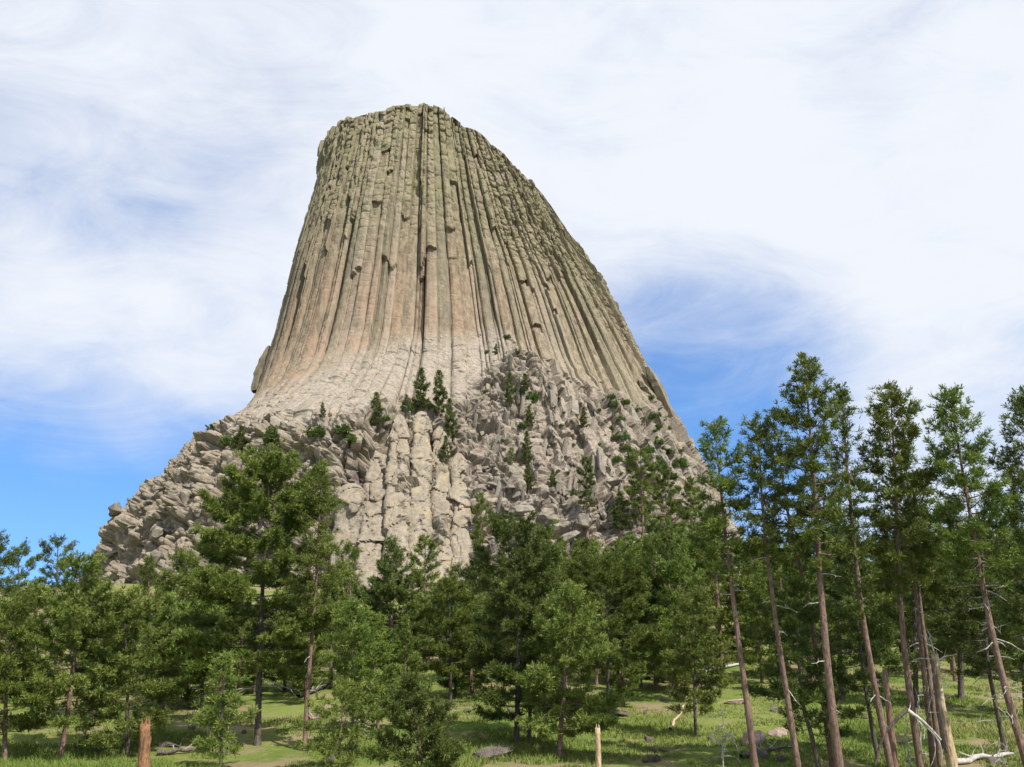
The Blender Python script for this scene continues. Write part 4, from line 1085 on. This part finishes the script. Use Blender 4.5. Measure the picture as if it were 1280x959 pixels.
for i in range(150):
    px = rb.uniform(585, 862); py = rb.uniform(440, 640)
    if py < np.interp(px, bx, by) + 10 or (px < 620 and py < 520): continue
    a_, n_, t_ = slope_dir(px, py)
    if n_[1] > -.5: continue
    t_ = t_ + rb.uniform(-.25, .25) * np.cross(n_, t_); t_ /= np.linalg.norm(t_); s__ = np.cross(t_, n_); s__ /= np.linalg.norm(s__); nn_ = np.cross(s__, t_)
    M_ = Matrix((s__, t_, nn_)).transposed().to_4x4()
    k = min(6.0, 2.1 * rb.lognormvariate(.2, .45)) * (1 if px > 660 else .7)
    o = link('fallen_rock', SLB[rb.randrange(6)])
    o.matrix_world = Matrix.Translation(Vector(a_ + nn_ * -k * .02)) @ M_ @ Matrix.Rotation(rb.uniform(-.35, .35), 4, 'Y') @ Matrix.Diagonal((k * rb.uniform(.7, 1.2), k, k, 1))
    tag(o, 'long slanting broken rock high on the right of the scree' if px > 700 and py < 545 else 'long slanting broken rock low on the right of the scree' if px > 700 else 'slanting broken rock in the middle of the scree', 'rock', 'slanting rocks on the scree')
for i in range(60):
    px = rb.uniform(110, 480); py = rb.uniform(600, 715)
    p, n = on_tower(px, py)
    if proj(*p)[1] < 590 or n[1] > -.4: continue
    s_ = min(3, 1.1 * rb.lognormvariate(.1, .45))
    boulder(BLD[rb.randrange(8)], tuple(p + n * s_ * .05), s_, 'rounded boulder wedged on the left cliff' if py < 670 else 'rounded boulder at the foot of the left cliff', GB)
for i in range(46):
    px = rb.uniform(20, 1260); py = rb.uniform(850, 957); q = on_ground(px, py); s_ = .12 + .10 * rb.lognormvariate(.2, .6)
    boulder(rb.choice(BLD), (q[0], q[1], q[2] + .1 * s_), s_, 'small stone half sunk in the meadow grass, left half' if px < 640 else 'small stone half sunk in the meadow grass, right half', 'small stones in the meadow')
for i in range(90):
    px = rb.uniform(60, 960); Y = rb.uniform(150, 300)
    x = (px - 640) / F * Y; z = float(ground_z(x, Y)); s_ = min(2.6, .8 * rb.lognormvariate(.15, .5))
    boulder(BLD[rb.randrange(8)], (x, Y, z + .15 * s_), s_, 'pale boulder among the trees left of centre, under the rock' if px < 480 else 'pale boulder among the trees right of centre, under the rock', 'boulders in the wood')
PB = [boulder_mesh(30 + i, M_PINKB, *[(1.5, 1, .75), (1.2, 1, .9), (1.8, 1, .5)][i]) for i in range(3)]
def ground_boulder(px, py, wpx, me, label, group='boulders on the meadow', squash=1.0):
    x, y, z = on_ground(px, py)
    s_ = wpx / 2 / (F / y) / 1.35
    o = boulder(me, (x, y, z + .22 * s_), s_, label, group); o.rotation_euler = (rb.uniform(-.15, .15), rb.uniform(-.15, .15), rb.uniform(-.4, .4))
    return o
for a in [(615, 948, 46, BLD[3], 'large pale boulder in the grass left under the forked dark pine'),
          (973, 920, 28, PB[0], 'pink boulder in the grass left of the tallest trunk'),
          (944, 930, 36, PB[1], 'wedge shaped pinkish boulder at the slim bare trunk'),
          (952, 948, 26, BLD[4], 'pale grey boulder in front of the wedge shaped pinkish boulder'),
          (976, 952, 18, BLD[2], 'small grey boulder between two thin trunks at right'),
          (918, 880, 22, PB[2], 'flat pinkish boulder in the shaded grass right of the small light pine'),
          (394, 898, 16, BLD[1], 'small boulder near the foot of the slim pale trunk'),
          (408, 886, 18, PB[0], 'pinkish stone on the grass right of the slim pale trunk'),
          (420, 948, 16, BLD[7], 'flat stone low on the grass right of the slim pale trunk'),
          (686, 895, 20, PB[1], 'pink stone in the grass behind the forked dark pine'),
          (851, 868, 22, BLD[3], 'long pale stone behind the small light pine'),
          (905, 822, 22, BLD[5], 'grey boulder in the open gap above the meadow, largest there'),
          (893, 838, 20, PB[2], 'reddish stone in the open gap above the meadow'),
          (917, 806, 16, BLD[1], 'pale boulder highest in the open gap above the meadow'),
          (218, 933, 26, BLD[7], 'flat grey stone right of the orange stump'),
          (560, 905, 18, BLD[6], 'little grey stone in the grass under the round topped pine'),
          (1090, 820, 16, BLD[2], 'grey stone in bright grass between the dark pines at right'),
          (1255, 955, 30, BLD[7], 'flat pale stone at the bottom right')]:
    ground_boulder(*a)

# ================================================================== DEAD WOOD
def snag(pts, Y, r0, r1, mat, label, name='dead_tree', cat='dead tree', limbs=(), peel=None):
    """a broken standing trunk through photo pixels (bottom to top), jagged at its top"""
    P3 = [np.array(at(px, py, Y)) for px, py in pts]
    d_ = (P3[1] - P3[0]) / (P3[1][2] - P3[0][2]); zg = float(ground_z(P3[0][0], Y))
    b = P3[0] + d_ * (zg - P3[0][2]); Q = np.array([b] + [p for p in P3 if p[2] > zg + .4]) - b
    root = empty(name, tuple(b)); tag(root, label, cat)
    rng = np.random.default_rng(int(abs(b[0] * 100)))
    zz = np.concatenate([[-.5], np.linspace(0, Q[-1][2] ** .5, 14) ** 2]); ax = np.stack([np.interp(zz, Q[:, 2], Q[:, 0]), np.zeros(len(zz)), zz], -1)
    g = Geo(); rr = np.interp(zz, [0, Q[-1][2]], [r0, r1]); rr[0] *= 1.6; rr[1] *= 1.35; rr[2] *= 1.05
    g.tube(ax, rr, 10, cap=True, rng=rng, rough=.07)
    for k in range(6):                                   # splintered top
        an = k / 6 * 6.28; t0 = ax[-1] + np.array([math.cos(an), math.sin(an), 0]) * r1 * .7
        g.tube(np.array([t0 - [0, 0, .3], t0 + [0, 0, rng.uniform(.05, 1.7 * r1)]]), np.array([r1 * .42, .01]), 4, cap=False)
    link('trunk', g.mesh('dead_trunk', mat, smooth=True), root)
    if peel:                                             # a strip of bark still on one side
        lo_, hi_, pm = peel
        sel = np.linspace(lo_ * Q[-1][2], hi_ * Q[-1][2], 10)
        c_ = np.stack([np.interp(sel, Q[:, 2], Q[:, 0]), 0 * sel, sel], -1); rs_ = np.interp(sel, [0, Q[-1][2]], [r0, r1])
        th = np.linspace(R(130), R(248), 9); rr = rs_[:, None] * (1.13 + .06 * rng.normal(size=(10, 9)))
        V = np.stack([c_[:, :1] + rr * np.cos(th), c_[:, 1:2] + rr * np.sin(th), c_[:, 2:] + 0 * rr + .3 * rng.normal(size=(1, 9))], -1).reshape(-1, 3)
        i_ = np.arange(9)[:, None] * 9; j_ = np.arange(8)[None]
        me = mesh_np('bark', V, [np.stack([i_ + j_, i_ + j_ + 1, i_ + j_ + 10, i_ + j_ + 9], -1).reshape(-1, 4)], pm, smooth=True)
        link('bark', me, root)
    for (h, dxp, dzp, rad_) in limbs:                    # dead limbs: height (px along), reach in pixels
        pxm = F / (Y * CP); o = np.array([np.interp(h * Q[-1][2], Q[:, 2], Q[:, 0]), 0, h * Q[-1][2]])
        s = np.linspace(0, 1, 6)[:, None]; e = np.array([dxp / pxm, rng.uniform(-.4, .4), dzp / pxm])
        pth = o + s * e + np.array([0, 0, .12]) * np.linalg.norm(e) * np.sin(s * 3.1) + rng.normal(0, .04, (6, 3)) * s
        g = Geo(); g.tube(pth, rad_ * (1 - .75 * s[:, 0]), 5, cap=False)
        for j in range(3):
            p = pth[2 + j]; g.tube(np.array([p, p + rng.normal(0, .3, 3) * np.linalg.norm(e) * .7]), np.array([rad_ * .4, .004]), 3, cap=False)
        link('dead_branch', g.mesh('dead_branch', M_DEAD, smooth=True), root)
    return root
M_PINKBARK = bark_mat('pinkish_bark', (0.25, 0.155, 0.12), (0.36, 0.235, 0.18), (0.12, 0.08, 0.07))
M_SNAGBARK = bark_mat('weathered_bark', (0.22, 0.165, 0.135), (0.34, 0.27, 0.23), (0.12, 0.09, 0.075))
snag([(1119, 959), (1106, 838)], 45, .17, .13, M_PINKBARK, 'broken pinkish trunk without crown left of the peeled snag', limbs=[(.45, -12, 10, .02)])
snag([(1191, 959), (1176, 880), (1168, 818)], 45, .27, .17, M_PALEWOOD, 'tall broken snag with half its bark peeled and grey dead limbs at the top', peel=(.30, 1.0, M_SNAGBARK),
     limbs=[(.93, 24, 10, .05), (.95, -28, -2, .05), (.97, -2, 32, .05), (.88, -16, -26, .035), (.80, 22, -14, .03), (.75, -20, -40, .04), (.6, 16, 10, .025), (.7, 26, 14, .02)])
snag([(179, 985), (182, 905)], 46, .30, .24, M_PEEL, 'thick broken stump of orange bare wood at lower left', cat='stump', name='broken_stump')
snag([(749, 985), (747, 910)], 47, .15, .13, M_PALEWOOD, 'pale broken pole standing at the bottom right of centre', cat='stump', name='broken_stump')
snag([(597, 790), (597, 690)], 120, .20, .05, M_DEAD, 'grey dead tree showing between the crowns left of the large dark pine',
     limbs=[(.9, -14, -4, .05), (.85, 12, 8, .05), (.75, -16, 4, .05), (.7, 14, -8, .05), (.6, -10, -6, .04), (.55, 14, 4, .04), (.95, 5, 14, .04)])
def white_branches(px, py, hpx, wpx, n, seed, label, name='dead_sapling', p=None):
    if p is None: p = on_ground(px, py)
    pxm = F / p[1]; rng = np.random.default_rng(seed); root = empty(name, tuple(p)); tag(root, label, 'dead sapling')
    g = Geo(); Hh = hpx / pxm; s = np.linspace(0, 1, 7)[:, None]
    ax = s * np.array([.06 * Hh, 0, Hh]) + rng.normal(0, .03, (7, 3)) * Hh * s; ax[0, 2] = -.2
    r_ = .012 * Hh + .012
    g.tube(ax, r_ * (1 - .7 * s[:, 0]), 5, cap=False); link('stem', g.mesh('stem', M_DEAD, smooth=True), root)
    for i in range(n):
        q = rng.uniform(.15, .95); o = np.array([np.interp(q, s[:, 0], ax[:, c_]) for c_ in range(3)]); an = rng.uniform(0, 6.28); ln = rng.uniform(.5, 1) * wpx / pxm / 2
        e = np.array([math.cos(an), math.sin(an) * .8, rng.uniform(-.2, .3)]) * ln
        pth = o + s * e - np.array([0, 0, .45 * ln]) * s * s + rng.normal(0, .035, (7, 3)) * ln * s
        g = Geo(); g.tube(pth, r_ * .55 * (1 - .75 * s[:, 0]), 4, cap=False)
        for j in range(4):
            a_ = pth[2 + j]; g.tube(np.array([a_, a_ + rng.normal(0, .22, 3) * ln]), np.array([r_ * .25, .003]), 3, cap=False)
        link('branch', g.mesh('branch', M_DEAD, smooth=True), root)
white_branches(904, 962, 70, 62, 17, 3, 'bleached dead sapling with drooping bare branches left of the slim bare trunk')
p_, _n = on_tower(797, 655); white_branches(797, 655, 36, 22, 6, 5, 'white forked dead sapling on the lower right scree', p=tuple(p_))
white_branches(1136, 965, 60, 40, 9, 9, 'grey tangle of dead twigs at the foot of the peeled snag')
white_branches(1152, 958, 84, 46, 10, 21, 'bleached drooping dead limbs tangled around the reddish trunks')
white_branches(700, 868, 20, 26, 5, 11, 'little white dead sapling on the grass right of the forked dark pine')
white_branches(1250, 962, 34, 46, 8, 13, 'low pale dead brush in the grass at bottom right')
def log_(p0, p1, r, label, mat=M_DEAD, lift=.1, sag=0.0, tw=0, arch=0.0):
    a, b = np.array(on_ground(*p0)), np.array(on_ground(*p1))
    s = np.linspace(0, 1, 9)[:, None]; rng = np.random.default_rng(int(p0[0] * 7 + p0[1]))
    pth = a + (b - a) * s
    pth[:, 2] = ground_z(pth[:, 0], pth[:, 1]) + lift + r * .6 + arch * np.sin(s[:, 0] * 3.14)
    pth += rng.normal(0, r * .3, pth.shape)
    root = empty('fallen_log', tuple(a)); tag(root, label, 'fallen log')
    g = Geo(); g.tube(pth - a, r * (1 - .45 * s[:, 0]), 8, rng=rng, rough=.08); link('trunk', g.mesh('log', mat, smooth=True), root)
    for j in range(tw):
        o = pth[2 + j % 6] - a; e = np.array([rng.normal(0, .5), rng.normal(0, .4), rng.uniform(.2, .9)])
        g = Geo(); g.tube(np.array([o, o + e * .5 + rng.normal(0, .06, 3), o + e]), np.array([r * .35, r * .22, .006]), 4, cap=False)
        link('dead_branch', g.mesh('stub', M_DEAD, smooth=True), root)
log_((372, 874), (412, 858), .20, 'grey fallen log on the grass behind the slim pale trunk', M_BARKG, tw=4)
log_((384, 902), (404, 895), .16, 'short reddish log near the stones by the slim pale trunk', M_PINKBARK, tw=2)
log_((838, 915), (856, 884), .11, 'thin pale log slanting in the grass left of the small light pine', M_PALEWOOD)
log_((880, 842), (928, 832), .22, 'long grey log lying in the open gap above the meadow', M_DEAD, tw=6)
log_((893, 858), (906, 842), .14, 'white splayed log below the open gap in the trees', M_DEAD, tw=5)
log_((927, 950), (992, 938), .13, 'dark log with bare twigs among the boulders at right', M_BARKG, tw=9)
log_((195, 945), (250, 940), .15, 'grey log in the grass right of the orange stump', M_BARKG, tw=4)
log_((690, 866), (730, 872), .09, 'thin pale log in the grass right of the forked dark pine', M_DEAD, tw=3)
log_((1188, 958), (1268, 946), .17, 'pale weathered log at the bottom right edge', M_DEAD, tw=6)
# bleached fallen branch propped against the trunks
a, b = np.array(at(1176, 925, 44)), np.array(at(1134, 888, 44)); c_ = np.array(at(1094, 957, 44))
g = Geo(); t_ = np.linspace(0, 1, 10)[:, None]
g.tube(np.array([a + (b - a) * q for q in t_[:, 0]]) + np.sin(t_ * 3.1) * np.array([0, 0, .12]) - a, np.linspace(.05, .10, 10), 7, cap=False)
root = empty('fallen_branch', tuple(a)); tag(root, 'thick bleached branch caught across the trunks beside the peeled snag', 'fallen branch')
link('bleached_limb', g.mesh('limb', M_DEAD, smooth=True), root)
g = Geo(); g.tube(np.array([b + (c_ - b) * q for q in t_[:, 0]]) + np.sin(t_ * 3.1) * np.array([-.25, 0, .2]) - a, np.linspace(.09, .05, 10), 7, cap=False)
link('bent_limb', g.mesh('limb', M_BARKG, smooth=True), root)
for k in range(5):
    rng = np.random.default_rng(60 + k); o = a + (b - a) * rng.uniform(0, .8); e = np.array([rng.uniform(-.2, .5), rng.normal(0, .2), -rng.uniform(.6, 1.6)])
    s = np.linspace(0, 1, 7)[:, None]; g = Geo()
    g.tube(o + s * e + np.sin(s * 3.1) * np.array([.2, 0, 0]) - a, .035 * (1 - .7 * s[:, 0]), 5, cap=False); link('dead_branch', g.mesh('twig', M_DEAD, smooth=True), root)

# ================================================================== GRASS
rng = np.random.default_rng(12)
n = 95000
yy = 36 + 75 * rng.random(n) ** 1.6; xx = (rng.random(n) - .5) * 1.36 * yy
keep = fbm(xx / 3.5, yy / 3.5, 0 * xx, 2, 33) + .5 * fbm(xx / 14, yy / 14, 0 * xx, 2, 34) > -.10
xx, yy = xx[keep], yy[keep]; zz = ground_z(xx, yy)
hh = .16 + .22 * np.clip(fbm(xx / 9, yy / 9, 0 * xx, 2, 35) + .4, 0, 1)
N_ = len(xx); nb = 4
an = rng.uniform(0, 6.28, (N_, nb)); ln = hh[:, None] * rng.uniform(.6, 1.3, (N_, nb)); le = rng.normal(0, .45, (N_, nb, 2))
p = np.stack([xx[:, None] + .12 * rng.normal(size=(N_, nb)), yy[:, None] + .12 * rng.normal(size=(N_, nb)), zz[:, None] + 0 * an - .02], -1)
w_ = .028; sv = np.stack([np.cos(an) * w_, np.sin(an) * w_, 0 * an], -1)
tip = p + np.stack([le[..., 0] * ln, le[..., 1] * ln, ln], -1)
V = np.stack([p - sv, p + sv, tip], 2).reshape(-1, 3)
tn = np.repeat(np.clip(.5 + .5 * fbm(xx / 11, yy / 11, 0 * xx, 3, 36) + rng.normal(0, .15, N_), 0, 1), nb * 3)
m = MT('grass_blades', 0.8, 0.1)
c = m.mix(m.attr('tint'), (0.092, 0.152, 0.026), (0.238, 0.265, 0.074)); m.base(c)
gr = link('meadow_grass', mesh_np('meadow_grass', V, [np.arange(len(V)).reshape(-1, 3)], m.m, {'tint': tn}))
tag(gr, 'short green grass growing over the meadow', 'grass', kind='stuff')
print('trees', NTREE)
